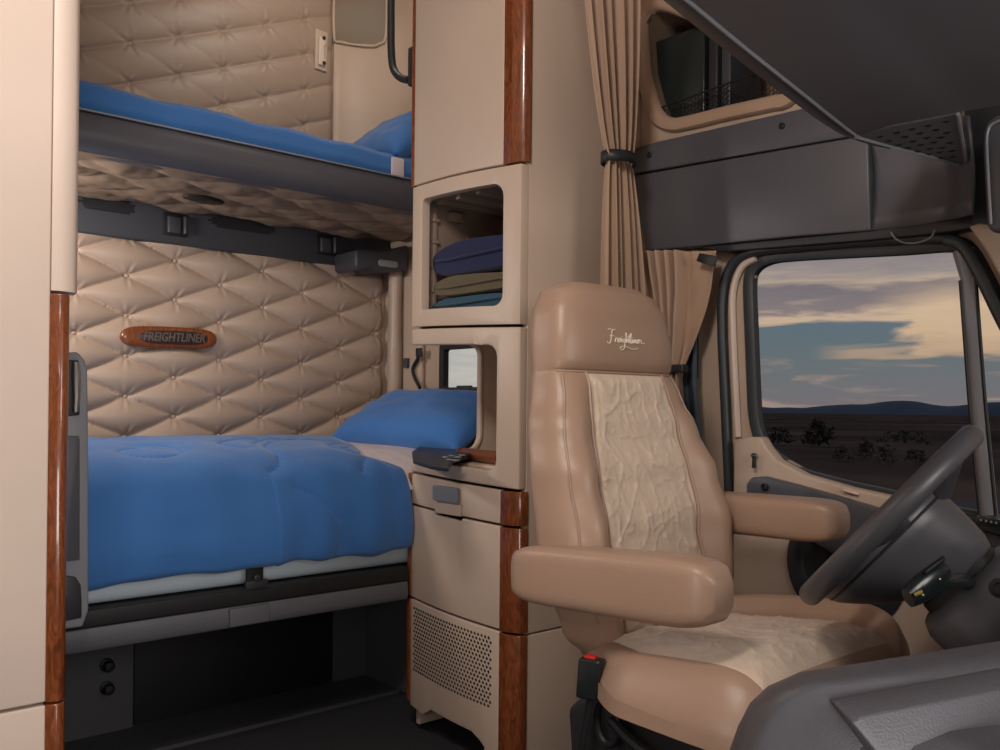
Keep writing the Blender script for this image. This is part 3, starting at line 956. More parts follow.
tm = text_mesh('FREIGHTLINER', .045, .0015, .2)
xs = [v[0] for v in tm.v]; wtx = max(xs) - min(xs); sc_ = (hw * 2 * .64) / wtx
tm.v = [(xp + .0045 + z, yc + .012 + x * sc_, tilt(yc + x * sc_) + y * 1.0) for x, y, z in tm.v]
obj('lettering', tm, 'letter', pq, smooth=False)

# ------------------------------------------------------------------ passenger side closet (left of the picture)
cl = thing('closet', 'tall cream closet with burl wood corner strip at the near side', 'closet', (-1.9, .1, 0))
YC1 = .513
corner = [(XC, YC1 - .045), (XC + .004, YC1 - .03), (XC - .002, YC1 - .008), (XC - .02, YC1 + .006), (XC - .05, YC1 + .008), (XC - .09, YC1 + .004)]
zs = at(40, 705, X=XC).z
mb = MB(); mb.prism([Vector((x, y, zs + .003)) for x, y in [(XC, YP + .01), (XC, YC1 - .046), (XC - .02, YC1 - .044), (XB + .05, YC1 - .04), (XB + .05, YP + .01)]], (0, 0, ZC - zs - .01)); obj('door', mb, 'closet', cl, bevel=.004)
mb = MB(); mb.prism([Vector((x, y, .02)) for x, y in [(XC, YP + .01), (XC, YC1 - .046), (XC - .02, YC1 - .044), (XB + .05, YC1 - .04), (XB + .05, YP + .01)]], (0, 0, zs - .023)); obj('lower_door', mb, 'closet', cl, bevel=.004)
zt = at(60, 291, X=XC).z
mb = MB(); mb.prism([Vector((x, y, zt)) for x, y in corner + [(XC - .2, YC1 - .0), (XC - .2, YC1 - .04), (XC - .03, YC1 - .044)]], (0, 0, ZC - zt - .005)); obj('corner_column', mb, 'closet', cl, angle=60)


def wood_corner(z0, z1, nm, par, sx=0, sy=0):
    mb = MB()
    cc = [(XC, YC1 - .047), (XC + .008, YC1 - .03), (XC + .004, YC1 - .018), (XC - .012, YC1 - .009), (XC - .04, YC1 - .007), (XC - .05, YC1 - .04)]
    sm = smooth_path([Vector((x, y, 0)) for x, y in cc[:5]], 4)
    mb.prism([Vector((p.x, p.y, z0)) for p in sm] + [Vector((cc[5][0], cc[5][1], z0))], (0, 0, z1 - z0))
    return obj(nm, mb, 'wood', par, bevel=.002, angle=50)


wood_corner(zs + .002, zt - .006, 'wood_strip', cl)
wood_corner(.02, zs - .002, 'wood_strip', cl)

# ------------------------------------------------------------------ driver side tower
tw = thing('storage_tower', 'tall tan storage tower with open cubby, drawer and burl wood corners', 'cabinet', (-2.1, 1.9, 0))
YF = 1.684
XA = -2.36  # rear edge
XW = -1.910  # where the wood corner begins
XE = XC - .022   # front


def bow(co):
    k = (co.x - XA) / (XE - XA)
    k = min(1, max(0, k))
    w = 1 if co.y < YF + .06 else 0
    return Vector((co.x, co.y - w * .020 * math.sin(PI * min(1, k * 1.0)), co.z - .024 * k))


cutsX = (0, [XA + (XE - XA) * i / 14 for i in range(1, 14)])


def face(name, outl, holes=(), material='cab', th=.03, par=tw, bevel=.004, y=YF):
    mb = MB(); mb.prism([Vector((x, y, z)) for x, z in outl], (0, th, 0), holes=[[Vector((x, y, z)) for x, z in h] for h in holes])
    return obj(name, mb, material, par, bevel=bevel, deform=bow, cuts=cutsX, angle=30)


# upper door
face('upper_door', [(XA, 1.763), (XW, 1.763), (XW, ZC - .01), (XA, ZC - .01)])
# cubby surround (z 1.275 .. 1.755) as one frame running round the corner
hole1 = rrect(-2.300, -1.908, 1.360, 1.712, [.006, .035, .04, .02])
face('cubby_frame', [(XA, 1.307), (XE, 1.307), (XE, 1.757), (XA, 1.757)], [hole1], bevel=.006)
# nightstand frame: C shape open towards the bunk
c_ = [(XA, 1.248), (-1.99, 1.248)] + [(-1.965 + .035 * math.cos(a), 1.213 + .035 * math.sin(a)) for a in (PI / 2, PI / 3, PI / 6, 0)] + \
     [(-1.930, .925)] + [(-1.960 + .03 * math.cos(a), .915 + .03 * math.sin(a)) for a in (0, -PI / 6, -PI / 3, -PI / 2)] + [(XA, .885), (XA, .842), (XE, .842), (XE, 1.299), (XA, 1.299)]
face('nightstand_frame', c_, bevel=.005)
# drawer and lower fronts
zt1, zb1 = .828, .738
notch = [(XA + .01, zb1), (-2.20, zb1), (-2.20, .775), (-2.192, .786), (-2.085, .786), (-2.077, .775), (-2.077, zb1 - .008), (XW, zb1 - .012), (XW, zt1 - .012), (-2.1, zt1 - .004), (XA + .01, zt1 + .002)]
dr = face('drawer', [(XA + .01, zb1), (-2.205, zb1), (-2.205, .768), (-2.07, .770), (-2.07, zb1), (XW, zb1), (XW, .834), (XA + .01, .834)], th=.02)
mb = MB(); mb.prism([Vector((x, YF - .032, z)) for x, z in rrect(-2.20, -2.078, .762, .808, .006)], (0, .012, 0)); obj('handle', mb, 'greyl', dr, bevel=.003)
mb = MB(); mb.prism([Vector((x, YF - .019, z)) for x, z in rrect(-2.203, -2.074, .722, .764, .003)], (0, .012, 0)); obj('handle_recess', mb, 'cab', dr, bevel=.002)
face('cabinet_door', [(XA + .01, .438), (XW, .438), (XW, .731), (-2.07, .731), (-2.07, .722), (-2.205, .722), (-2.205, .731), (XA + .01, .731)], th=.02)
# grille panel with real holes as dark dimples
gp = face('grille_panel', [(XA + .01, .09), (-2.27, .085), (-2.22, .115), (-2.02, .115), (-1.985, .10), (-1.965, .085), (-1.975, .06), (-1.975, .03), (XW, .03), (XW, .431), (XA + .01, .431)], th=.02)
mb = MB()
nx, nz = 27, 17
for i in range(nx):
    for j in range(nz):
        x = -2.325 + (i + .5 * (j % 2)) * (.39 / nx)
        k = (x - XA) / (XE - XA)
        z = .405 - j * .0122 - (x + 2.325) * .05
        y = YF - .020 * math.sin(PI * min(1, k)) - .0006
        w, h_ = .0056, .0056
        mb.add([(x - w, y, z), (x, y - 0, z - h_), (x + w, y, z), (x, y, z + h_)], [(0, 1, 2, 3)])
o = obj('grille_holes', mb, 'dark', gp, smooth=False); o['kind'] = 'stuff'


# wood corner strips
def tower_wood(z0, z1):
    mb = MB()
    sm = smooth_path([Vector((x, y, 0)) for x, y in ((XW + .002, YF - .010), (XW + .03, YF - .012), (XE - .025, YF - .008), (XE + .004, YF + .008), (XE + .008, YF + .03))], 4)
    mb.prism([Vector((p.x, p.y, z0)) for p in sm] + [Vector((XE - .01, YF + .04, z0)), Vector((XW + .002, YF + .02, z0))], (0, 0, z1 - z0))
    return obj('wood_corner', mb, 'wood', tw, bevel=.002, angle=50, deform=lambda c: Vector((c.x, c.y, c.z - .022)))


tower_wood(1.762, ZC - .01)
tower_wood(.738, .834)
tower_wood(.438, .731)
tower_wood(.03, .431)
for (z0, z1) in ((.10, .43), (.44, .735), (.745, .835), (1.76, ZC - .01)):
    mb = MB(); mb.box((XA - .012, YF - .002, z0), (XA + .008, YF + .03, z1)); obj('wood_edge', mb, 'wood', tw, bevel=.004)
# front face (faces forward)
mb = MB(); mb.box((XE - .02, YF + .028, .410), (XE + .0, YL - .002, ZC - .01)); obj('front_panel', mb, 'cab', tw, bevel=.003)
mb = MB(); mb.box((XE - .02, YF + .028, .0), (XE + .0, YL - .002, .405)); obj('front_kick_panel', mb, 'cab', tw, bevel=.003)
mb = MB(); mb.tube([(XE + .002, YF + .032, 1.76), (XE + .002, YF + .032, ZC - .02)], .003, 6); obj('seam_strip', mb, 'dark', tw)
# inside: rear panel with window hole, shelves
arc = [q for q in rrect(YF - .2, 1.958, .900, 1.262, [.005, .06, .04, .005]) if q[0] > YF + .1]
rear_o = [Vector((XA, y, z)) for y, z in [(YF + .03, .02), (YL - .003, .02), (YL - .003, ZC - .01), (YF + .03, ZC - .01), (YF + .03, 1.262)] + arc[::-1] + [(YF + .03, .900)]]
mb = MB(); mb.prism(rear_o, (.02, 0, 0), holes=()); obj('rear_panel', mb, 'cab', tw, bevel=.004)
mb = MB(); mb.tube([Vector((XA + .022, y, z)) for y, z in arc], .009, 8); obj('opening_rim', mb, 'cab', tw)
mb = MB(); mb.box((XA - .03, YF + .032, .850), (XE - .02, YL - .003, .876)); obj('counter', mb, 'cab', tw, bevel=.004)
mb = MB(); mb.box((XA + .02, YF + .03, 1.262), (XE - .02, YL - .003, 1.274)); obj('ceiling_board', mb, 'cab', tw)
mb = MB(); mb.box((XA + .02, YF + .03, 1.335), (XE - .02, YL - .003, 1.347)); obj('shelf', mb, 'cab_shade', tw)
mb = MB(); mb.box((XA + .02, YF + .03, 1.715), (XE - .02, YL - .003, 1.727)); obj('shelf', mb, 'cab_shade', tw)
mb = MB(); mb.tube([(XE - .05, YL - .03, .87), (XE - .05, YL - .03, 1.26)], .02, 10); mb.tube([(XE - .11, YL - .025, .87), (XE - .11, YL - .025, 1.26)], .014, 10); obj('inner_ribs', mb, 'cab_shade', tw)
mb = MB(); mb.box((XA + .0205, YF + .032, 1.348), (XA + .024, YL - .004, 1.714)); mb.box((XA + .024, YL - .010, 1.348), (XE - .022, YL - .004, 1.714)); obj('cubby_lining', mb, 'cab_shade', tw)  # thin sheets in the tan with shade in its colour
# slotted rail and honeycomb relief in the cubby
mb = MB(); mb.box((XA + .021, YF + .06, 1.36), (XA + .034, YF + .075, 1.70))
for z in (1.42, 1.5, 1.58, 1.65): mb.box((XA + .02, YF + .055, z), (XA + .04, YF + .08, z + .012))
mb.box((XA + .02, YF + .20, 1.44), (XA + .036, YF + .215, 1.62)); mb.box((XA + .02, YF + .12, 1.66), (XA + .05, YF + .17, 1.69))
obj('slotted_rail', mb, 'cab_shade', tw, bevel=.002)
mb = MB()
for cxh, czh in ((-2.18, 1.62), (-2.04, 1.62), (-1.90, 1.62), (-2.11, 1.50), (-1.97, 1.50), (-2.25, 1.50)):
    mb.tube([Vector((cxh + .062 * math.sin(k * PI / 3), YL - .012, czh + .075 * math.cos(k * PI / 3))) for k in range(7)], .008, 6)
for x in (-2.3, -2.2, -2.1, -2.0, -1.9): mb.box((x, YF + .05, 1.70), (x + .02, YL - .05, 1.715))
obj('honeycomb_relief', mb, 'cab_shade', tw)


# folded towels
def towel(label, z0, z1, x0, x1, y0, y1, material, seed):
    mb = MB()
    def ringat(v):
        y = y0 + v * (y1 - y0)
        out = []
        e = (max(0.0, 1 - (2 * v - 1) ** 8)) ** .5 * .12 + .88
        for k in range(40):
            w = 2 * PI * k / 40
            c = math.cos(w); s = math.sin(w)
            x = (x0 + x1) / 2 + (x1 - x0) / 2 * math.copysign(abs(c) ** .45, c) * (.97 + .03 * e)
            h = (z1 - z0) / 2 * e
            z = (z0 + z1) / 2 + h * math.copysign(abs(s) ** .6, s)
            if s > 0: z += .010 * noise.noise(Vector((x * 7 + seed, y * 9, seed))) + .006 * math.sin((x - x0) * 9)
            out.append(Vector((x, y + .006 * noise.noise(Vector((w, seed, 0))), z)))
        return out
    mb.loft([ringat(k / 14) for k in range(15)])
    t = thing('folded_towel', label, 'towel', ((x0 + x1) / 2, (y0 + y1) / 2, z0), 'folded towels in the cubby')
    obj('body', mb, material, t, angle=70)
    mb = MB()
    # fold line along the visible rounded end
    zz = (z0 + z1) / 2
    mb.tube([Vector((x0 + .02, y0 - .002, zz + .003)), Vector((x0 + .1, y0 - .006, zz)), Vector((x1 - .1, y0 - .006, zz + .004)), Vector((x1 - .01, y0 - .002, zz))], .0045, 6)
    obj('hem', mb, material, t)


towel('folded teal towel at the bottom of the stack', 1.348, 1.390, -2.31, -1.875, 1.725, 2.05, 'teal', 1)
towel('folded olive towel between the navy and teal towels', 1.396, 1.452, -2.295, -1.875, 1.72, 2.05, 'olive', 2)
towel('folded navy towel on top of the stack', 1.458, 1.562, -2.30, -1.87, 1.72, 2.05, 'navy', 3)

# things on the nightstand counter
cpn = thing('bunk_controller', 'charcoal control panel with small buttons on the nightstand edge', 'controller', at(433, 462, Z=.868))
mb = MB()
cpx = [(412, 456), (418, 451), (446, 451), (470, 455), (472, 458), (452, 464), (449, 472), (430, 469.5), (413, 464)]
mb.prism([at(u, v, Z=.888) for u, v in cpx], (0, 0, .016)); obj('body', mb, 'dark', cpn, bevel=.005)
for k, (u, v) in enumerate(((446, 457), (452, 455.5), (458, 457), (450, 459.5), (456, 460), (462, 455))):
    p = at(u, v, Z=.905)
    mb = MB(); mb.box((p.x - .008, p.y - .008, .902), (p.x + .008, p.y + .008, .9065)); obj('button', mb, 'greyl', cpn, bevel=.0015)
a = at(459, 449, d=2.93); b = at(501, 455, d=2.66)
mb = MB(); mb.tube([Vector((a.x, a.y, .897)), Vector((a.x, a.y, .897)).lerp(Vector((b.x, b.y, .897)), .04), Vector((b.x, b.y, .897))], [.016, .020, .020], 16)
case = thing('leather_case', 'rolled brown leather case lying on the nightstand counter', 'case', Vector((a.x, a.y, .877)))
obj('roll', mb, 'brown', case)
dv = (Vector((b.x, b.y, .897)) - Vector((a.x, a.y, .897))).normalized()
mb = MB(); mb.lathe(Vector((a.x, a.y, .897)) + dv * .03, dv, [(0, .0205), (.001, .0215), (.010, .0215), (.011, .0205)], 16); obj('band', mb, mat('dark_brown', (.07, .02, .01), .4), case)

# ------------------------------------------------------------------ curtains
def curtain(name, label, top, tie, bot, z_top, z_tie, z_bot, wt, wm, wb, depth, nf, seed, tieband=True):
    """vertical gathered curtain; top/tie/bot: (x,y) centres; widths along Y"""
    t = thing(name, label, 'curtain', (bot[0], bot[1], z_bot))
    def sec(z):
        if z >= z_tie:
            k = ((z - z_tie) / (z_top - z_tie)); kk = min(1, k * 1.0) ** .55
            c = Vector(tie).lerp(Vector(top), k); w = wm + (wt - wm) * kk
            dd = .35 + .65 * kk
        else:
            k = ((z_tie - z) / (z_tie - z_bot)); kk = min(1, k * 1.2) ** .5
            c = Vector(tie).lerp(Vector(bot), k); w = wm + (wb - wm) * kk
            dd = .35 + .65 * kk
        return c, w, dd
    mb = MB()
    nu, nv = 150, 90
    def fn(u, v):
        z = z_bot + (z_top - z_bot) * v
        c, w, dd = sec(z)
        ph = u * nf * 2 * PI + seed + .8 * noise.noise(Vector((u * 4, z * 1.5, seed)))
        amp = depth * dd * (.75 + .5 * noise.noise(Vector((u * 9, 0, seed))))
        sx = math.sin(ph); 
        x = c.x + amp * math.copysign(abs(sx) ** .8, sx)
        y = c.y + (u - .5) * w + .10 * w / nf * math.sin(ph * 2 + 1)
        return Vector((x, y, z))
    mb.grid(nu, nv, fn)
    obj('cloth', mb, 'curtain', t, angle=180, solid=.002)
    if tieband:
        mb = MB()
        c = Vector((tie[0], tie[1], z_tie))
        rg = []
        for h, s in ((-.016, 1), (.016, 1)):
            rg.append([c + Vector((math.cos(2 * PI * k / 24) * depth * .9 * s, math.sin(2 * PI * k / 24) * (wm / 2 + .010) * s, h)) for k in range(24)])
        mb.loft(rg, cap=False)
        obj('tie_band', mb, 'dark', t, solid=.003)
    return t


curtain('curtain', 'long tan pleated curtain tied with black band beside the tower', (-1.70, 1.83), (-1.70, 1.93), (-1.70, 1.955), 2.85, at(620, 160, X=-1.70).z, .90, .33, .095, .20, .046, 5, .4)

# side curtain gathered with slanted folds
sc = thing('side_curtain', 'bunched tan cab curtain hanging slanted behind the driver headrest', 'curtain', (-1.65, YL - .07, .95))
mb = MB()
P00 = at(638, 252, Y=YL - .09); P01 = at(713, 250, Y=YL - .09)   # top edge
P10 = at(662, 372, Y=YL - .09); P11 = at(684, 366, Y=YL - .09)   # gathered at the band
def scf(u, v):
    # v: 0 top ->1 gather; u across
    a = P00.lerp(P01, u); b = P10.lerp(P11, u)
    p = a.lerp(b, v)
    if True:
        p.x += .020 * math.sin(PI * v) * u
    amp = .030 * (1 - .35 * v)
    ph = u * 8.2 * 2 * PI if u < .62 else .62 * 8.2 * 2 * PI + (u - .62) * 3
    p.y += amp * math.sin(ph + 1.2 * v) * (1 if u < .7 else .5) + .008 * noise.noise(Vector((u * 4, v * 3, 0)))
    return p
mb.grid(120, 40, scf)
obj('cloth', mb, 'curtain', sc, angle=180, solid=.003)
mb = MB()
def scf2(u, v):
    a = P10.lerp(P11, u); p = a + Vector((-.02 + (u - .5) * .06 * v, .0, -.42 * v))
    p.y += .012 * math.sin(u * 24)
    return p
mb.grid(60, 20, scf2)
obj('lower_cloth', mb, 'curtain', sc, angle=180, solid=.003)
mb = MB(); c = (P10 + P11) / 2; mb.obox(c + Vector((.005, -.012, 0)), (.05, 0, 0), (0, .016, 0), (0, 0, .012)); obj('tie_band', mb, 'dark', sc, bevel=.004)
mb = MB(); a = at(698, 254, Y=YL - .115); b = at(716, 258, Y=YL - .115)
mb.prism([at(u, v, Y=YL - .115) for u, v in ((696, 261), (699, 253), (717, 256), (714, 267))], (0, .006, 0)); obj('snap_tab', mb, 'dark', sc, bevel=.002)

# seat belt strap at the pillar
sb = thing('seat_belt', 'dark blue seat belt webbing running down the pillar behind the seat', 'seat belt', at(690, 460, Y=YL - .05))
mb = MB()
la = [at(u, v, Y=YL - .055) for u, v in ((694, 330), (692, 345), (690, 380), (693, 420), (700, 480), (704, 540))]
wd = [.012, .02, .026, .028, .028, .028]
mb.grid(len(la), 5, lambda u, v: la[min(len(la) - 1, round(u * (len(la) - 1)))] + Vector(((v - .5) * 2 * wd[min(len(la) - 1, round(u * (len(la) - 1)))], .006 * math.sin(v * 6), 0)))
obj('webbing', mb, 'belt', sb, solid=.003)
mb = MB(); mb.prism([Vector((x, YL - .012, z)) for x, z in rrect(at(690, 350, Y=YL).x, at(699, 350, Y=YL).x, at(694, 381, Y=YL).z, at(694, 318, Y=YL).z, .015)], (0, .01, 0)); obj('slot', mb, 'dark', sb)
mb = MB(); p = at(693, 340, Y=YL - .06); mb.box((p.x - .006, p.y - .004, p.z - .02), (p.x + .004, p.y, p.z + .014)); obj('yellow_tag', mb, 'yellow', sb)

# ------------------------------------------------------------------ side overhead storage
YS = YL - .055
so = thing('overhead_storage', 'charcoal side storage panels above the driver window', 'storage', (-1.4, YS, 1.52))
mb = MB(); mb.prism([at(u, v, Y=YS) for u, v in ((632, 149), (655, 142), (795, 110), (880, 90), (900, 118), (870, 133), (640, 172.5), (632, 174))], (0, .05, 0)); obj('upper_strip', mb, 'grey', so, bevel=.004)
mb = MB(); mb.prism([at(u, v, Y=YS - .004) for u, v in ((634, 175.5), (868, 134.5), (870.5, 230.5), (800, 236), (700, 246), (645, 251), (640, 220))], (0, .054, 0)); obj('panel_door', mb, 'grey', so, bevel=.005)
for (u, v) in ((649.5, 155), (782, 126)):
    mb = MB(); mb.lathe(at(u, v, Y=YS), (0, -1, 0), [(0, .009), (.003, .009), (.005, .006), (.002, .003)], 14); obj('screw', mb, 'black', so)
# end section, curved
mb = MB()
tops = [at(u, v, Y=y) for u, v, y in ((871, 134, YS + .004), (900, 128, YS - .0), (925, 122, YS - .0), (945, 118, YS - .01), (958, 116, YS - .05), (968, 116, YS - .08))]
bots = [at(u, v, Y=y) for u, v, y in ((871.5, 230.5, YS + .004), (905, 227, YS - .0), (930, 223, YS - .0), (947, 220, YS - .01), (958, 218, YS - .05), (972, 214, YS - .08))]
cols = []
tsm = smooth_path(tops, 5); bsm = smooth_path(bots, 5)
for a, b in zip(tsm, bsm):
    cols.append([a.lerp(b, k / 6) + Vector((0, .02 * math.sin(PI * k / 6), 0)) for k in range(7)])
mb.loft(cols, cap=False, closed=False); obj('end_cap', mb, 'grey', so, solid=.008)
mb = MB(); mb.prism([at(u, v, Y=YS) for u, v in ((700, 247), (870, 231), (970, 215), (1000, 214), (1000, 224), (930, 234), (870, 240), (720, 252))], (0, .05, 0)); obj('lower_edge', mb, 'dark', so, bevel=.003)
mb = MB(); mb.tube(smooth_path([at(u, v, Y=YS - .006) for u, v in ((891, 232), (896, 239), (906, 243), (918, 242.5), (930, 238), (935, 230))], 4), .0022, 6)
tag(obj('loose_wire', mb, 'greyl'), 'thin grey wire looping below the side storage panel', 'wire')

# cubby above: recess box, rim, net, contents
cu = thing('storage_cubby', 'tan rimmed open cubby above the charcoal side panels', 'cubby', (-1.5, YL, 1.9))
mb = MB()
cc0 = [p + Vector((0, .0, 0)) for p in cub_outline]
cc1 = [p + Vector((0, .30, 0)) for p in cub_outline]
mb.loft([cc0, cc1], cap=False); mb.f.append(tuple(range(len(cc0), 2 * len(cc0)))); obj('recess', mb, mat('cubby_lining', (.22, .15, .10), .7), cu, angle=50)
mb = MB(); rimp = smooth_path([p + Vector((0, -.008, 0)) for p in cub_outline], 4, closed=True)
cen2 = sum(cub_outline, Vector()) / len(cub_outline)
rg = []
for i, p in enumerate(rimp):
    t = (rimp[(i + 1) % len(rimp)] - rimp[i - 1]).normalized(); nn = t.cross(Vector((0, 1, 0)))
    if nn.dot(p - cen2) < 0: nn = -nn
    rg.append([p + nn * a + Vector((0, -b_, 0)) for a, b_ in ((-.004, -.02), (-.002, .004), (.008, .012), (.034, .010), (.040, .0), (.040, -.008))])
rg.append(rg[0]); mb.loft(rg, cap=False); obj('rim', mb, 'curtain', cu, angle=50)
mb = MB()
# hexagonal net across the lower part
n0 = at(653, 116, Y=YL + .01); n1 = at(788, 92, Y=YL + .01)
x0, x1 = n0.x, n1.x
hr = .0085
cols_ = int((x1 - x0) / (hr * 1.5)) + 2
for i in range(cols_):
    for j in range(9):
        hx = x0 + i * hr * 1.5; hz = 1.90 + (j + .5 * (i % 2)) * hr * 1.732
        if hz > 1.985 + .02 * (i / cols_) : continue
        ps = [Vector((hx + hr * math.cos(k * PI / 3), YL + .012, hz + hr * math.sin(k * PI / 3))) for k in range(4)]
        mb.tube(ps, .0013, 4, cap=False)
obj('net', mb, 'black', cu)
mb = MB(); mb.tube([(x0, YL + .012, 1.992), (x1, YL + .012, 2.012)], .003, 6); obj('net_cord', mb, 'black', cu)


def binder(label, u0, u1, y0, vt, th, material, g=None):
    a = at(u0, 110, Y=y0); b = at(u1, 110, Y=y0); top = at(u0, vt, Y=y0).z
    t = thing('binder', label, 'binder', ((a.x + b.x) / 2, y0 + .1, 1.905), 'binders in the cubby')
    mb = MB(); mb.box((a.x, y0, 1.916), (b.x, y0 + th, top)); obj('cover', mb, material, t, bevel=.004)
    mb = MB(); mb.box((a.x + .006, y0 + .012, top - .003), (b.x - .006, y0 + th - .012, top + .002)); obj('pages', mb, 'sheet', t)


binder('large dark green binder standing broad side out in the cubby', 655, 704, YL + .05, 42, .04, M['greenblack'])
binder('narrow black binder beside the large dark green one', 708, 717, YL + .05, 38, .16, M['dark'])
binder('narrow charcoal binder farthest from the curtain in the cubby', 721, 730, YL + .05, 48, .16, M['charcoal'])

# ------------------------------------------------------------------ overhead console (above the windshield)
oc = thing('overhead_console', 'large charcoal overhead console above the steering wheel', 'overhead console', (-.3, 1.2, 1.65))
ZO = 1.615
edge_px = [(560, -110), (620, -55), (688, 0), (740, 43), (800, 91), (840, 123), (858, 136), (875, 142), (892, 146)]
e1 = [at(u, v, Z=ZO) for u, v in edge_px]
e1 = [p for p in e1 if p.y > .1]
e2px = [(535, -110), (596, -55), (665, 0), (718, 43), (784, 94), (830, 127), (852, 138), (872, 144), (890, 148)]
e2 = [at(u, v, Z=ZO + .035) for u, v in e2px]
s1 = smooth_path(e1, 4); s2 = smooth_path(e2, 4)
far = [Vector((.5, YL - .06, ZO)), Vector((.5, -.15, ZO)), Vector((-.45, -.15, ZO))]
clampy = lambda q: Vector((q.x, min(q.y, YS - .008), q.z))
e_end = at(892, 120, Z=ZO); e_end2 = at(1010, 104, Z=ZO)
bottom = s1 + [at(930, 156, Z=ZO), at(966, 166, Z=ZO), at(962, 112, Z=ZO), at(1010, 104, Z=ZO), Vector((-.6, YL - .06, ZO))] + far
mb = MB()
mb.prism([clampy(p) for p in bottom], (0, 0, .02)); obj('bottom_panel', mb, 'console', oc, bevel=.003, angle=60)
mb = MB()
n_ = min(len(s1), len(s2))
s1 = [clampy(p) for p in s1]; s2 = [clampy(p) for p in s2]
rg = [[s1[i], s1[i].lerp(s2[i], .5) + Vector((-.002, 0, -.002)), s2[i], s2[i] + Vector((.03, 0, .05)), s2[i] + Vector((.16, 0, .35))] for i in range(n_)]
mb.loft(rg, cap=False, closed=False); obj('rear_lip', mb, 'charcoal', oc, solid=.004, angle=60)
mb = MB(); mb.tube([p + Vector((0, 0, -.001)) for p in s1], .0035, 6); obj('edge_bead', mb, 'greyl', oc)
# speaker pod
sp = thing('speaker_pod', 'triangular charcoal speaker pod with perforated holes beside the overhead console', 'speaker', at(930, 150, Z=ZO - .01))
zp = ZO - .004
tri = [clampy(at(u, v, Z=zp)) for u, v in ((858, 137), (885, 128), (958, 114), (966, 165), (930, 155.5))]
mb = MB(); mb.prism(tri, (0, 0, .0035)); cov = mb; ncov = len(mb.f)
mb = MB(); mb.tube([at(u, v, Z=zp) for u, v in ((856, 136.5), (890, 146), (930, 156), (966, 166.5))], .0045, 6); obj('lower_rim', mb, 'greyl', sp)
mb = MB()
rows_ = [[(880, 137), (897, 133), (912, 129.5), (928, 126), (946, 122)], [(889, 141), (905, 137), (920, 133.5), (936, 130), (947, 133)], [(899, 145), (913, 141.5), (927, 138), (941, 137.5)],
         [(908, 148), (921, 145), (934, 142.5), (950, 143)], [(918, 151.5), (930, 149), (942, 148)], [(929, 154.5), (940, 152.5), (952, 151)], [(941, 158), (953, 157)]]
for rw in rows_:
    for (u, v) in rw:
        p = at(u, v, Z=zp - .001)
        mb.lathe(p, (0, 0, -1), [(0, .0085), (.0006, .0085), (.0006, .0001)], 3)
cov.add(mb.v, mb.f)
co_ = obj('cover', cov, 'console', sp, smooth=False)
co_.data.materials.append(M['black'])
for i_p, p_ in enumerate(co_.data.polygons):
    if i_p >= ncov: p_.material_index = 1
mb = MB(); mb.tube([at(958, 114, Z=zp), at(967, 166, Z=zp)], .004, 8); obj('edge_rim', mb, 'greyl', sp)
# dark sheet painting the shade of the gap, and visor at the far right
mb = MB(); mb.prism([at(u, v, Y=YS - .02) for u, v in ((963, 92), (1060, 70), (1060, 235), (972, 222))], (0, .02, 0))
o = struct('gap_shade', mb, 'dark', 'dark sheet for the shaded gap above the front pillar between speaker pod and visor', 'trim')
vs_ = thing('sun_visor', 'rounded grey sun visor edge at the windshield corner', 'visor', at(1000, 225, Y=1.95))
mb = MB(); mb.prism([at(u, v, Y=1.97) for u, v in ((986, 225), (982, 150), (983, 128), (990, 118), (1003, 113), (1080, 100), (1080, 232), (990, 232))], (0, .03, 0)); obj('panel', mb, 'grey', vs_, bevel=.012, bseg=4)
mb = MB(); mb.tube(smooth_path([at(u, v, Y=1.965) for u, v in ((991, 224), (987, 150), (988, 131), (994, 123), (1010, 118))], 4), .003, 6); obj('seam', mb, 'greyl', vs_)

# ------------------------------------------------------------------ driver seat
SY = 1.605
st = thing('driver_seat', 'tan leather driver seat with tall headrest and crushed fabric inserts', 'seat', (-1.2, SY, 0))


def lerp_tab(tab, z):
    if z <= tab[0][0]: return tab[0][1:]
    for a, b in zip(tab, tab[1:]):
        if z <= b[0]:
            k = (z - a[0]) / (b[0] - a[0]); k = k * k * (3 - 2 * k)
            return [a[i] * (1 - k) + b[i] * k for i in range(1, len(a))]
    return tab[-1][1:]


# z, half width, front X of centre, bolster forward bulge, rear X
BT = [(.50, .17, -1.29, .01, -1.38), (.56, .225, -1.275, .035, -1.41), (.66, .262, -1.28, .06, -1.415), (.78, .284, -1.305, .065, -1.435), (.90, .276, -1.335, .055, -1.462),
      (1.00, .252, -1.360, .035, -1.50), (1.08, .222, -1.375, .015, -1.525), (1.135, .207, -1.385, .0, -1.535), (1.20, .205, -1.385, .0, -1.545), (1.27, .196, -1.395, .0, -1.55), (1.315, .172, -1.412, .0, -1.545),
      (1.34, .13, -1.435, .0, -1.525), (1.350, .065, -1.462, .0, -1.50)]


def seat_sec(z, n=64):
    hw_, xf, bl, xr_ = lerp_tab(BT, z)
    cxs = (xf + xr_) / 2; hd = (xf - xr_) / 2
    out = []
    for k in range(n):
        w = 2 * PI * k / n
        c = math.cos(w); s = math.sin(w)
        ex = .48 if c > 0 else .7; ny = math.copysign(abs(s) ** ex, s); nxx = math.copysign(abs(c) ** ex, c)
        y = SY + hw_ * ny
        x = cxs + hd * nxx
        if c > 0:
            a = abs(ny)
            x += bl * math.exp(-((a - .80) / .20) ** 2) * min(1, c * 3)
            x -= .006 * math.exp(-((a - .55) / .05) ** 2) * (1 if bl > .005 else 0)
        out.append(Vector((x, y, z)))
    return out


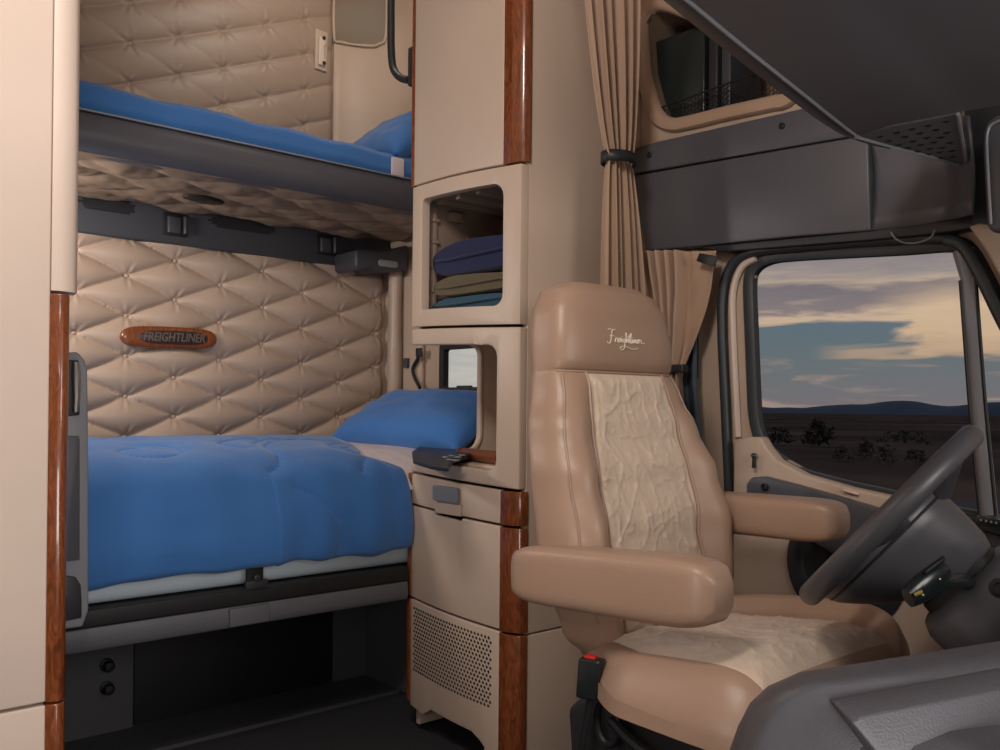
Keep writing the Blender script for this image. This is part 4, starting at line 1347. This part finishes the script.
zz = [.50 + .02 * i for i in range(40)]
zz = sorted(set([round(z, 3) for z in zz if z < 1.125] + [1.128, 1.131, 1.134, 1.137, 1.142, 1.16, 1.18, 1.2, 1.22, 1.24, 1.26, 1.28, 1.295, 1.31, 1.32, 1.33, 1.337, 1.342, 1.346, 1.348]))
rings = []
for z in zz:
    r_ = seat_sec(z)
    g = math.exp(-((z - 1.134) / .004) ** 2) * .006
    if z > 1.134: g -= .006 * min(1, (z - 1.134) / .02)
    r_ = [Vector((p.x - g * (1 if p.x > -1.45 else 0), p.y, p.z)) for p in r_]
    rings.append(r_)
mb = MB(); mb.loft(rings)
back = obj('backrest', mb, 'leather', st, angle=75)
bvh = BVHTree.FromPolygons([Vector(v) for v in mb.v], mb.f)


def onback(y, z, off=.0):
    h = bvh.ray_cast(Vector((0, y, z)), Vector((-1, 0, 0)))
    return (h[0] + Vector((off, 0, 0))) if h[0] is not None else Vector((-1.35 + off, y, z))


def crinkle(a, b, sd):
    """sharp soft folds running mostly lengthwise, as crushed velour shows"""
    w1 = .03 * noise.noise(Vector((a * 5, b * 5, sd + 9)))
    r1 = (1 - abs(noise.noise(Vector(((a * .9 + b * .35 + w1) * 20, (b - a * .3) * 9, sd))))) ** 9
    r2 = (1 - abs(noise.noise(Vector(((a * .8 - b * .55 + w1) * 17, (b + a * .5) * 10, sd + 4))))) ** 10
    r3 = noise.noise(Vector((a * 38, b * 24, sd + 2)))
    return .0026 * r1 + .0024 * r2 + .0010 * r3 + .0016 * (1 - abs(noise.noise(Vector((a * 30 + b * 18, b * 26 - a * 12, sd + 6))))) ** 8


# crushed fabric insert of the backrest
mb = MB()
def insf(u, v):
    z = .56 + v * (1.130 - .56)
    hw_ = lerp_tab([(.56, .125), (.7, .155), (.85, .165), (1.0, .152), (1.13, .134)], z)[0]
    y = SY + (2 * u - 1) * hw_
    p = onback(y, z)
    e = min(1, min(u, 1 - u) * 14, (1 - v) * 30, v * 20)
    return p + Vector((-.004 + .013 * e ** .5 + crinkle(y, z, 1.0) * e, 0, 0))
mb.grid(130, 230, insf)
obj('backrest_insert', mb, 'velour', st, angle=180)
mb = MB()
for sg in (-1, 1):
    mb.tube([onback(SY + sg * lerp_tab([(.56, .125), (.7, .155), (.85, .165), (1.0, .152), (1.13, .134)], .56 + .57 * k / 20)[0], .56 + .57 * k / 20, .003) for k in range(21)], .0035, 6)
mb.tube([onback(SY + (2 * k / 20 - 1) * .20, 1.132, .002) for k in range(21)], .003, 6)
for sg in (-1, 1):
    mb.tube([onback(SY + sg * .93 * lerp_tab(BT, z)[0], z, .002) for z in [.60 + .025 * k for k in range(22)]], .0028, 6)
obj('piping', mb, 'leather', back)

# embroidered script on the headrest
def script_strokes():
    S = []
    S.append([(.02, .10), (.06, .02), (.14, .02), (.20, .14), (.24, .40), (.30, .66), (.34, .76)])      # F stem
    S.append([(.10, .74), (.20, .80), (.34, .76), (.48, .80)])
    S.append([(.18, .42), (.28, .44), (.38, .42)])
    x = .42
    S.append([(x, .10), (x + .04, .34), (x + .08, .30), (x + .13, .32), (x + .12, .14), (x + .17, .10)]); x += .16   # r
    S.append([(x, .12), (x + .10, .24), (x + .08, .34), (x + .02, .26), (x + .03, .12), (x + .12, .12)]); x += .12   # e
    S.append([(x, .14), (x + .04, .32), (x + .05, .14), (x + .10, .12)]); S.append([(x + .06, .42), (x + .07, .44)]); x += .10
    S.append([(x + .12, .30), (x + .03, .30), (x + .02, .14), (x + .10, .16), (x + .12, .30), (x + .08, -.16), (x - .04, -.30), (x - .14, -.22), (x - .05, -.12), (x + .14, -.10), (x + .50, -.22), (x + .78, -.16)]); x += .14   # g
    S.append([(x, .12), (x + .08, .60), (x + .05, .60), (x + .04, .12), (x + .08, .30), (x + .12, .28), (x + .13, .12)]); x += .15    # h
    S.append([(x, .14), (x + .07, .56), (x + .05, .14), (x + .10, .12)]); S.append([(x - .02, .42), (x + .14, .46)]); x += .10    # t
    S.append([(x, .14), (x + .09, .60), (x + .05, .58), (x + .05, .12), (x + .10, .12)]); x += .10     # l
    S.append([(x, .14), (x + .04, .32), (x + .05, .14), (x + .09, .12)]); S.append([(x + .06, .42), (x + .07, .44)]); x += .09
    S.append([(x, .12), (x + .03, .32), (x + .05, .14), (x + .10, .32), (x + .12, .14), (x + .15, .12)]); x += .15       # n
    S.append([(x, .12), (x + .09, .24), (x + .07, .34), (x + .02, .24), (x + .03, .12), (x + .11, .12)]); x += .11
    S.append([(x, .10), (x + .04, .34), (x + .08, .30), (x + .13, .31), (x + .14, .16), (x + .24, .14), (x + .30, .18)])
    return S


mb = MB()
u0y = onback(SY, 1.2)
sL = at(607, 345, X=-1.378); sR = at(643, 345, X=-1.378)
W_ = (sR.y - sL.y) / 1.95
for s_ in script_strokes():
    pts = smooth_path([Vector((a, b, 0)) for a, b in s_], 4)
    mb.tube([onback(sL.y + p.x * W_ * 1.05, sL.z + .004 + p.y * W_ * .66 - .0 * p.x, .0012) for p in pts], .0012, 5)
obj('embroidery', mb, 'thread', back)

# cushion
CX0, CX1 = -1.33, -.83


def cush(u, v):
    pass


mb = MB()
NS = 30
rings = []
for i in range(NS + 1):
    k = i / NS
    x = CX0 + (CX1 - CX0) * k
    e = (1 - (2 * k - 1) ** 6) ** .5 if 0 < k < 1 else .0
    kk = min(1, max(0, (k - .04) / .40)); kk = kk * kk * (3 - 2 * kk); hwid = (.235 + .088 * kk) * (.80 + .20 * e)
    zt_ = .555 + .055 * k - (.03 * max(0, k - .8) / .2 * 2) * 0
    th = (.07 + .13 * k) * (.30 + .70 * e)
    zc_ = zt_ - (.07 + .13 * k) / 2
    if k > .75: zc_ -= .02 * ((k - .75) / .25) ** 2
    rg_ = []
    for j in range(56):
        w = 2 * PI * j / 56; c = math.cos(w); s = math.sin(w)
        y = SY + hwid * math.copysign(abs(c) ** .6, c)
        z = zc_ + th / 2 * math.copysign(abs(s) ** .55, s)
        a = abs(y - SY) / hwid
        if s > 0: z += .016 * math.exp(-((a - .84) / .12) ** 2) * e - .004 * math.exp(-((a - .72) / .05) ** 2)
        if s > 0 and y > SY: z += .042 * math.exp(-((a - .90) / .13) ** 2) * e
        if s > 0 and y < SY: z -= .052 * max(0, (a - .72) / .28) ** 1.4 * e
        rg_.append(Vector((x, y, z)))
    rings.append(rg_)
mb.loft(rings)
cs = obj('seat_cushion', mb, 'leather', st, angle=75)
bv2 = BVHTree.FromPolygons([Vector(v) for v in mb.v], mb.f)
mb = MB()
def insc(u, v):
    x = CX0 + .05 + u * (CX1 - .025 - CX0 - .05)
    lf = .19 + .06 * min(1, max(0, (u - .05) / .3)); y = SY - lf + v * (lf + .19 + .03 * u)
    h = bv2.ray_cast(Vector((x, y, 1)), Vector((0, 0, -1)))
    z = h[0].z if h[0] is not None else .55
    e = min(1, min(u, 1 - u) * 14, min(v, 1 - v) * 10)
    return Vector((x, y, z - .005 + .014 * e ** .5 + crinkle(y, x, 5.0) * e * 1.2))
mb.grid(190, 170, insc)
obj('cushion_insert', mb, 'velour', st, angle=180)


# armrests
def armrest(x0, x1, y0, y1, zr0, zr1, th0, th1, name='armrest'):
    mb = MB(); rg = []
    n = 30
    for i in range(n + 1):
        k = i / n
        x = x0 + (x1 - x0) * k
        e = (max(0, 1 - abs(2 * k - 1) ** 7)) ** .5
        zt_ = zr0 + (zr1 - zr0) * k; th = (th0 + (th1 - th0) * k)
        h = th / 2 * (.45 + .55 * e); w_ = (y1 - y0) / 2 * (.55 + .45 * e)
        zc_ = zt_ - th / 2
        r2 = []
        for j in range(36):
            w = 2 * PI * j / 36; c = math.cos(w); s = math.sin(w)
            r2.append(Vector((x, (y0 + y1) / 2 + w_ * math.copysign(abs(c) ** .42, c), zc_ + h * math.copysign(abs(s) ** .42, s))))
        rg.append(r2)
    mb.loft(rg)
    return obj(name, mb, 'leather', st, angle=75)


armrest(-1.455, -.925, 1.285, 1.395, .752, .785, .125, .13)
armrest(-1.42, -1.01, 1.87, 1.98, .838, .845, .10, .10)
# arm pivots
mb = MB(); mb.box((-1.44, 1.375, .62), (-1.34, 1.40, .70)); mb.box((-1.44, 1.86, .68), (-1.36, 1.89, .80)); obj('arm_pivot', mb, 'dark', st, bevel=.01)
# pedestal and frame
mb = MB(); mb.prism([Vector((x, SY - .22, z)) for x, z in ((-1.34, .22), (-1.36, .40), (-1.30, .45), (-.86, .47), (-.84, .42), (-.9, .22))], (0, .44, 0)); obj('suspension_base', mb, 'dark', st, bevel=.02)
mb = MB(); mb.box((-1.38, SY - .18, 0), (-.88, SY + .18, .26)); obj('pedestal', mb, 'black', st, bevel=.02)
mb = MB(); mb.tube(smooth_path([(-1.20, 1.36, .42), (-1.1, 1.33, .40), (-.95, 1.325, .38)], 4), .012, 8); obj('side_rail', mb, 'black', st)
# buckle
bk = thing('belt_buckle', 'seat belt buckle with red button beside the seat cushion', 'buckle', at(590, 700, Y=1.33))
bc0 = at(591, 672, Y=1.335)
mb = MB(); mb.obox(bc0 + Vector((0, 0, -.012)), (.024, .006, 0), (-.004, .016, 0), (.004, 0, .042)); obj('body', mb, 'greenblack', bk, bevel=.006)
mb = MB(); mb.obox(bc0 + Vector((.004, -.004, .032)), (.012, .003, 0), (-.002, .008, 0), (0, 0, .0035)); obj('red_button', mb, 'red', bk, bevel=.002)
mb = MB(); mb.tube(smooth_path([bc0 + Vector((0, 0, -.05)), bc0 + Vector((-.01, .0, -.10)), bc0 + Vector((-.03, .0, -.20)), bc0 + Vector((-.03, .02, -.3))], 4), .010, 8, flat=((0, 1, 0), .5)); obj('stalk', mb, 'black', bk)
mb = MB(); lc = at(608, 722, Y=1.36)
mb.tube([lc + Vector((.030 * math.cos(w), 0, .045 * math.sin(w))) for w in [2 * PI * k / 20 for k in range(21)]], .008, 8); tag(obj('cable_loop', mb, 'black'), 'black looped cable hanging below the buckle', 'cable')

# ------------------------------------------------------------------ steering wheel and column
bar0 = Vector((968, 436)); bar1 = Vector((812, 596))
nw = Vector((-.709, -.253, .657)).normalized()
hub = at(889, 517, d=1.66)
sw = thing('steering_wheel', 'charcoal steering wheel seen edge-on with padded rim', 'steering wheel', hub)
tx = nw.cross(Vector((0, 1, 0))).normalized(); ty = nw.cross(tx)
RW = .205
mb = MB()
rg = []
for k in range(73):
    w = 2 * PI * k / 72
    dr_ = tx * math.cos(w) + ty * math.sin(w)
    c = hub + dr_ * RW
    rg.append([c + dr_ * (.019 * math.cos(2 * PI * j / 14)) + nw * (.021 * math.sin(2 * PI * j / 14)) for j in range(14)])
mb.loft(rg, cap=False); rim = obj('rim', mb, 'grey', sw)
mb = MB()
for w0 in (0.2, PI / 2 + .25, PI - .2, 3 * PI / 2 - .25):
    dr_ = tx * math.cos(w0) + ty * math.sin(w0); sd = nw.cross(dr_)
    rg = []
    for k in range(8):
        q = k / 7; rr_ = .07 + (RW - .075) * q
        dep = -.045 * (1 - q) ** 1.2 - .004
        wd_ = .045 - .015 * q; tk = .016 - .006 * q
        c = hub + dr_ * rr_ + nw * dep
        rg.append([c + sd * (wd_ * math.copysign(abs(math.cos(2 * PI * j / 16)) ** .6, math.cos(2 * PI * j / 16))) + nw * (tk * math.sin(2 * PI * j / 16)) for j in range(16)])
    s_ = MB(); s_.loft(rg); obj('spoke', s_, 'charcoal', sw)
ub = (CX + CY); ub = (ub - nw * ub.dot(nw)).normalized(); vb = nw.cross(ub).normalized()
HT = [(-.018, .07, -.11, .08), (-.006, .088, -.175, .12), (.02, .090, -.190, .145), (.045, .089, -.178, .14), (.075, .088, -.150, .125), (.105, .086, -.118, .110), (.130, .083, -.080, .095), (.150, .076, -.050, .080), (.154, .05, -.02, .05)]
HT2 = []
for i in range(len(HT) - 1):
    for k in range(4):
        HT2.append([HT[i][j] + (HT[i + 1][j] - HT[i][j]) * k / 4 for j in range(4)])
HT2.append(list(HT[-1]))
def hring(dep, a, b, w):
    c = hub - nw * dep + ub * (a + b) / 2
    return [c + ub * ((a - b) / 2 * math.copysign(abs(math.cos(t)) ** .75, math.cos(t))) + vb * (w * math.copysign(abs(math.sin(t)) ** .75, math.sin(t))) for t in [2 * PI * j / 48 for j in range(48)]]
mb = MB(); mb.loft([hring(*h) for h in HT2]); obj('hub_cover', mb, 'grey', sw, angle=70)
mb = MB(); mb.loft([hring(.030, .0895, -.1845, .1435), hring(.0315, .0912, -.1858, .145), hring(.0335, .0912, -.1850, .145), hring(.035, .0890, -.1825, .1425)], cap=False); obj('hub_seam', mb, 'black', sw)
sco = thing('steering_column', 'charcoal steering column shroud below the wheel hub', 'steering column', hub - nw * .3)
xx = nw.cross(Vector((0, 0, 1))).normalized(); yy = nw.cross(xx).normalized()
def rring(dep, hw_, hh_, off=Vector((0, 0, 0))):
    return [hub - nw * dep + off + xx * (hw_ * math.copysign(abs(math.cos(2 * PI * j / 36)) ** .6, math.cos(2 * PI * j / 36))) + yy * (hh_ * math.copysign(abs(math.sin(2 * PI * j / 36)) ** .6, math.sin(2 * PI * j / 36))) for j in range(36)]
mb = MB(); mb.loft([rring(.145, .075, .075), rring(.165, .078, .078)]); obj('collar', mb, 'black', sco)
mb = MB(); mb.loft([rring(.160, .07, .07), rring(.166, .095, .095), rring(.185, .108, .105), rring(.28, .115, .11), rring(.45, .12, .12), rring(.62, .14, .14)]); obj('shroud', mb, 'grey', sco, angle=60)
mb = MB(); kp = at(1000, 588, d=1.38); mb.lathe(kp, (ray(1000, 588) * -1), [(0, .016), (.006, .015), (.008, .009), (.004, .008)], 16); obj('key_barrel', mb, 'black', sco)
# stalk lever
lv = thing('control_stalk', 'dark green-black lever stalk below the steering wheel hub', 'lever', at(930, 590, d=1.45))
mb = MB()
la = at(908, 598, d=1.42); lb_ = at(946, 570, d=1.45); lc_ = at(965, 581, d=1.50)
ax_ = (lb_ - la)
rg = []
for k in range(13):
    q = k / 12; c = la.lerp(lb_, q)
    r_ = .008 + .011 * math.sin(PI * min(1, .12 + q * .8)) ** .7
    t_ = ax_.normalized(); n1_ = t_.cross(Vector((0, 0, 1))).normalized(); n2_ = t_.cross(n1_)
    rg.append([c + n1_ * (r_ * .8 * math.cos(2 * PI * j / 16)) + n2_ * (r_ * 1.25 * math.sin(2 * PI * j / 16)) for j in range(16)])
mb.loft(rg); obj('paddle', mb, 'greenblack', lv, angle=70)
mb = MB(); mb.tube(smooth_path([la.lerp(lb_, .75) + Vector((0, 0, -.008)), lc_, hub - nw * .20], 4), .0125, 10); obj('arm', mb, 'greenblack', lv)
mb = MB(); mb.tube([la.lerp(lb_, .05) + CX * .0 - fwd * .016 + CY * .006, la.lerp(lb_, .2) - fwd * .022 + CY * .006], .003, 8); obj('yellow_mark', mb, 'yellow', lv)
mb = MB(); mb.obox(la.lerp(lb_, .62) - fwd * .008 + CY * .026, ax_ * .25, CY * .004, fwd * .006); obj('rocker_switch', mb, 'black', lv, bevel=.002)
for (u, v) in ((940, 579), (923, 595)):
    mb = MB(); mb.lathe(at(u, v, d=1.395), -fwd, [(0, .0016), (.001, .0012), (.0012, .0001)], 8); obj('print_mark', mb, 'thread', lv)

# dash end by the door with vent
de = thing('dashboard', 'dark dashboard end beside the driver door with small air vent', 'dashboard', (-.4, 1.9, .5))
mb = MB(); p1 = at(972, 527, Y=2.0)
mb.prism([Vector((x, 1.40, z)) for x, z in ((-.42, .40), (-.50, .55), (-.52, .68), (-.44, .80), (-.30, .86), (.35, .90), (.35, .40))], (0, .73, 0)); obj('body', mb, 'grey', de, bevel=.02, bseg=4)
mb = MB(); mb.prism([at(u, v, Y=2.06) for u, v in ((972, 529), (975, 517), (1090, 535), (1090, 640), (1010, 640), (985, 560))], (0, .08, 0)); obj('end_panel', mb, 'charcoal', de, bevel=.006)
mb = MB(); mb.prism([at(u, v, Y=2.05) for u, v in ((975, 523), (978, 516), (1020, 524), (1018, 541), (978, 530))], (0, .02, 0)); obj('air_vent', mb, 'greenblack', de, bevel=.003)
mb = MB()
for k in range(4):
    a = at(981 + k * 5, 520 + k, Y=2.045); mb.lathe(a, (0, -1, 0), [(0, .003), (.002, .002), (.002, .0001)], 8)
obj('indicator_dots', mb, 'greyl', de)
mb = MB(); mb.prism([at(u, v, Y=2.10) for u, v in ((955, 512), (972, 515), (976, 526), (960, 523))], (0, .03, 0)); mb.lathe(at(966, 519, Y=2.098), (0, -1, 0), [(0, .014), (.006, .014), (.008, .01)], 14); obj('mirror_switch', mb, 'black', de, bevel=.003)

# ------------------------------------------------------------------ near dash wing (bottom right)
dw = thing('dash_wing', 'large grey padded dash wing nearest the viewer below the steering column', 'dashboard', (-.2, .8, .3))
D0 = .92
def dpt(u, v, dd=0.0):
    return at(u, v, d=D0 - dd)
sil = [(700, 1390), (720, 800), (729, 752), (738, 726), (750, 703), (768, 686), (800, 672), (860, 663), (930, 652), (1000, 641), (1100, 626), (1300, 600), (1300, 1390)]
ctr = (1010, 800)
mb = MB()
def ringd(sc_, dd):
    out = []
    for u, v in sil:
        k = sc_
        # inset by moving towards the inside
        if k == 0: out.append(dpt(u, v, dd)); continue
        du, dv_ = ctr[0] - u, ctr[1] - v; L2 = math.hypot(du, dv_)
        out.append(dpt(u + du / L2 * k, v + dv_ / L2 * k, dd))
    return out
back_ring = [p + Vector((.35, .02, -.05)) for p in ringd(6, -.03)]
mb.loft([back_ring, ringd(6, -.03), ringd(0, .0), ringd(4, .02), ringd(14, .040), ringd(30, .050)], cap=True)
obj('body', mb, 'wing', dw, angle=60)
q1 = [(829, 700), (836, 698), (1300, 612), (1300, 920), (1010, 920), (930, 826), (868, 752)]
q2 = [(852, 723), (860, 717), (1300, 636), (1300, 920), (1020, 920), (938, 822), (876, 752)]
mb = MB()
mb.loft([[dpt(u, v, .030) for u, v in q1], [dpt(u, v, .052) for u, v in q1], [dpt(u + 4, v + 3, .058) for u, v in q1], [dpt(u, v, .074) for u, v in q2]], cap=True)
obj('raised_panel', mb, 'wing', dw, bevel=.002, angle=50)

# ------------------------------------------------------------------ world: dusk sky with layered clouds
wd_ = bpy.data.worlds.new('dusk'); scene.world = wd_; wd_.use_nodes = True
nt = wd_.node_tree; nt.nodes.clear()
out = nt.nodes.new('ShaderNodeOutputWorld'); bg = nt.nodes.new('ShaderNodeBackground')
tc = nt.nodes.new('ShaderNodeTexCoord'); sx = nt.nodes.new('ShaderNodeSeparateXYZ'); nt.links.new(tc.outputs['Generated'], sx.inputs[0])


def mth(op, a, b=None, c=None, clamp=False):
    n = nt.nodes.new('ShaderNodeMath'); n.operation = op; n.use_clamp = clamp
    for i, x in enumerate((a, b, c)):
        if x is None: continue
        if isinstance(x, (int, float)): n.inputs[i].default_value = x
        else: nt.links.new(x, n.inputs[i])
    return n.outputs[0]


# azimuth-like and elevation-like coordinates (tan based, around the driver side view)
# compass of the window's view is about 117 degrees; A runs along it, E is elevation slope
ang = mth('ARCTAN2', sx.outputs['Y'], sx.outputs['X'])
A = mth('SUBTRACT', math.radians(117.0), ang)                     # grows to the front of the truck
hyp = mth('SQRT', mth('ADD', mth('MULTIPLY', sx.outputs['X'], sx.outputs['X']), mth('MULTIPLY', sx.outputs['Y'], sx.outputs['Y'])))
E = mth('ARCTAN2', sx.outputs['Z'], hyp)
cmb = nt.nodes.new('ShaderNodeCombineXYZ'); nt.links.new(mth('MULTIPLY', A, 9.0), cmb.inputs[0]); nt.links.new(mth('MULTIPLY', E, 60.0), cmb.inputs[1])


def nz(scale, detail, dist=0.0, off=0.0, rough=.55):
    mp = nt.nodes.new('ShaderNodeMapping'); mp.inputs['Location'].default_value = (off, off * 1.7, off * .3)
    nt.links.new(cmb.outputs[0], mp.inputs[0])
    n = nt.nodes.new('ShaderNodeTexNoise'); n.inputs['Scale'].default_value = scale; n.inputs['Detail'].default_value = detail; n.inputs['Distortion'].default_value = dist
    n.inputs['Roughness'].default_value = rough
    nt.links.new(mp.outputs[0], n.inputs['Vector'])
    return n.outputs['Fac']


def ramp(fac, stops):
    r = nt.nodes.new('ShaderNodeValToRGB')
    e = r.color_ramp.elements
    e[0].position, e[0].color = stops[0][0], tuple(stops[0][1]) + (1,)
    e[1].position, e[1].color = stops[-1][0], tuple(stops[-1][1]) + (1,)
    for p, c in stops[1:-1]:
        x = e.new(p); x.color = tuple(c) + (1,)
    nt.links.new(fac, r.inputs[0])
    return r.outputs[0]


def mix(f, a, b):
    n = nt.nodes.new('ShaderNodeMixRGB')
    nt.links.new(f, n.inputs[0])
    for i, x in ((1, a), (2, b)):
        if isinstance(x, tuple): n.inputs[i].default_value = x + (1,)
        else: nt.links.new(x, n.inputs[i])
    return n.outputs[0]


def sstep(x, a, b):
    n = nt.nodes.new('ShaderNodeMapRange'); n.interpolation_type = 'SMOOTHSTEP'
    n.inputs['From Min'].default_value = a; n.inputs['From Max'].default_value = b
    nt.links.new(x, n.inputs['Value']); return n.outputs['Result']


# clear sky behind the clouds
E01 = mth('MULTIPLY', E, 1 / .19, clamp=True)
sky = ramp(E01, [(0, (.20, .16, .16)), (.10, (.17, .165, .17)), (.30, (.135, .165, .175)), (.55, (.115, .16, .20)), (1, (.09, .12, .18))])
n1 = nz(1.0, 6, .6, 0.0)
n2 = nz(.55, 7, 1.0, 5.3)
n3 = nz(2.2, 6, .8, 11.0)
warp = mth('MULTIPLY', mth('SUBTRACT', n2, .5), .05)
Ew = mth('ADD', E, warp)
# low pink haze clouds
low = mth('MULTIPLY', sstep(n1, .50, .66), mth('SUBTRACT', 1.0, sstep(E, .03, .065)))
col = mix(low, sky, (.36, .26, .22))
low2 = mth('MULTIPLY', sstep(n3, .46, .62), mth('SUBTRACT', 1.0, sstep(E, .02, .05)))
col = mix(mth('MULTIPLY', low2, .7), col, (.17, .16, .18))
# cloud deck: everything above a wavering lower edge; the clear patch is an ellipse cut in it
edge = sstep(Ew, .088, .096)
band = mth('MULTIPLY', mth('MULTIPLY', sstep(Ew, .054, .058), mth('SUBTRACT', 1.0, sstep(Ew, .060, .067))), sstep(A, -.05, .0))
right = mth('MULTIPLY', sstep(mth('ADD', A, mth('MULTIPLY', mth('SUBTRACT', n1, .5), .12)), .035, .055), mth('MULTIPLY', sstep(Ew, .050, .062), 1.0))
deckmask = mth('MAXIMUM', mth('MAXIMUM', edge, right), mth('MULTIPLY', band, .7))
deck = ramp(mth('MULTIPLY', mth('ADD', Ew, mth('MULTIPLY', mth('SUBTRACT', n3, .5), .018)), 1 / .20, clamp=True),
            [(.24, (.42, .28, .20)), (.40, (.64, .44, .28)), (.49, (.58, .42, .30)), (.53, (.25, .20, .20)), (.62, (.19, .165, .18)), (.67, (.46, .35, .27)), (.73, (.31, .26, .25)), (.84, (.20, .175, .19)), (1, (.15, .135, .155))])
col = mix(deckmask, col, deck)
col = mix(mth('MULTIPLY', mth('MULTIPLY', sstep(A, .0, .08), sstep(Ew, .085, .10)), mth('MULTIPLY', mth('SUBTRACT', 1.0, sstep(Ew, .10, .135)), .75)), col, (.70, .49, .31))
# streak texture
col = mix(mth('MULTIPLY', sstep(n1, .55, .75), mth('MULTIPLY', deckmask, .35)), col, (.62, .45, .32))
col = mix(mth('MULTIPLY', sstep(A, -.30, -.36), mth('ADD', .45, mth('MULTIPLY', n3, .6))), col, (.62, .58, .52))
col = mix(sstep(E, -.0, -.01), col, (.03, .03, .035))
nt.links.new(col, bg.inputs[0]); bg.inputs[1].default_value = 1.0
nt.links.new(bg.outputs[0], out.inputs[0])

# ------------------------------------------------------------------ lights
def area(name, loc, target, size, power, col=(1, .95, .88), size_y=None):
    l = bpy.data.lights.new(name, 'AREA'); l.energy = power; l.color = col
    l.shape = 'RECTANGLE'; l.size = size; l.size_y = size_y or size
    o = bpy.data.objects.new(name, l); C.objects.link(o)
    o.location = loc
    o.rotation_euler = (Vector(target) - Vector(loc)).to_track_quat('-Z', 'Y').to_euler()
    return o


area('cab_light', (-.75, .08, 2.40), (-2.2, 1.3, 1.2), .4, 20, (1, .93, .88))
area('front_fill', (.45, .1, 1.8), (-1.5, 1.6, 1.1), .5, 12, (1, .95, .92))  # added fill from the front, no window stands here
area('seat_fill', (.55, 1.35, 1.50), (-1.4, 1.6, .95), .6, 11, (1, .94, .88))  # added lamp to brighten the front of the driver seat
area('bunk_light', (-2.80, .36, 1.60), (-3.2, 1.5, 1.0), .25, 8, (1, .93, .87), .12)
area('bunk_base_fill', (-.9, .35, .75), (-2.5, 1.1, .45), .3, 3, (1, .95, .93))  # unseen fill in mid cab, aimed at the lower bunk front
area('upper_bunk_light', (-2.6, 1.6, 2.8), (-3.2, 1.8, 2.1), .3, 3, (1, .90, .80))
area('console_fill', (.15, .55, .45), (-.7, 1.5, 1.8), .4, 4, (1, .96, .95))  # added up-light that brightens the underside of the overhead console

scene.view_settings.view_transform = 'Standard'
scene.view_settings.look = 'None'
scene.view_settings.exposure = 0.0
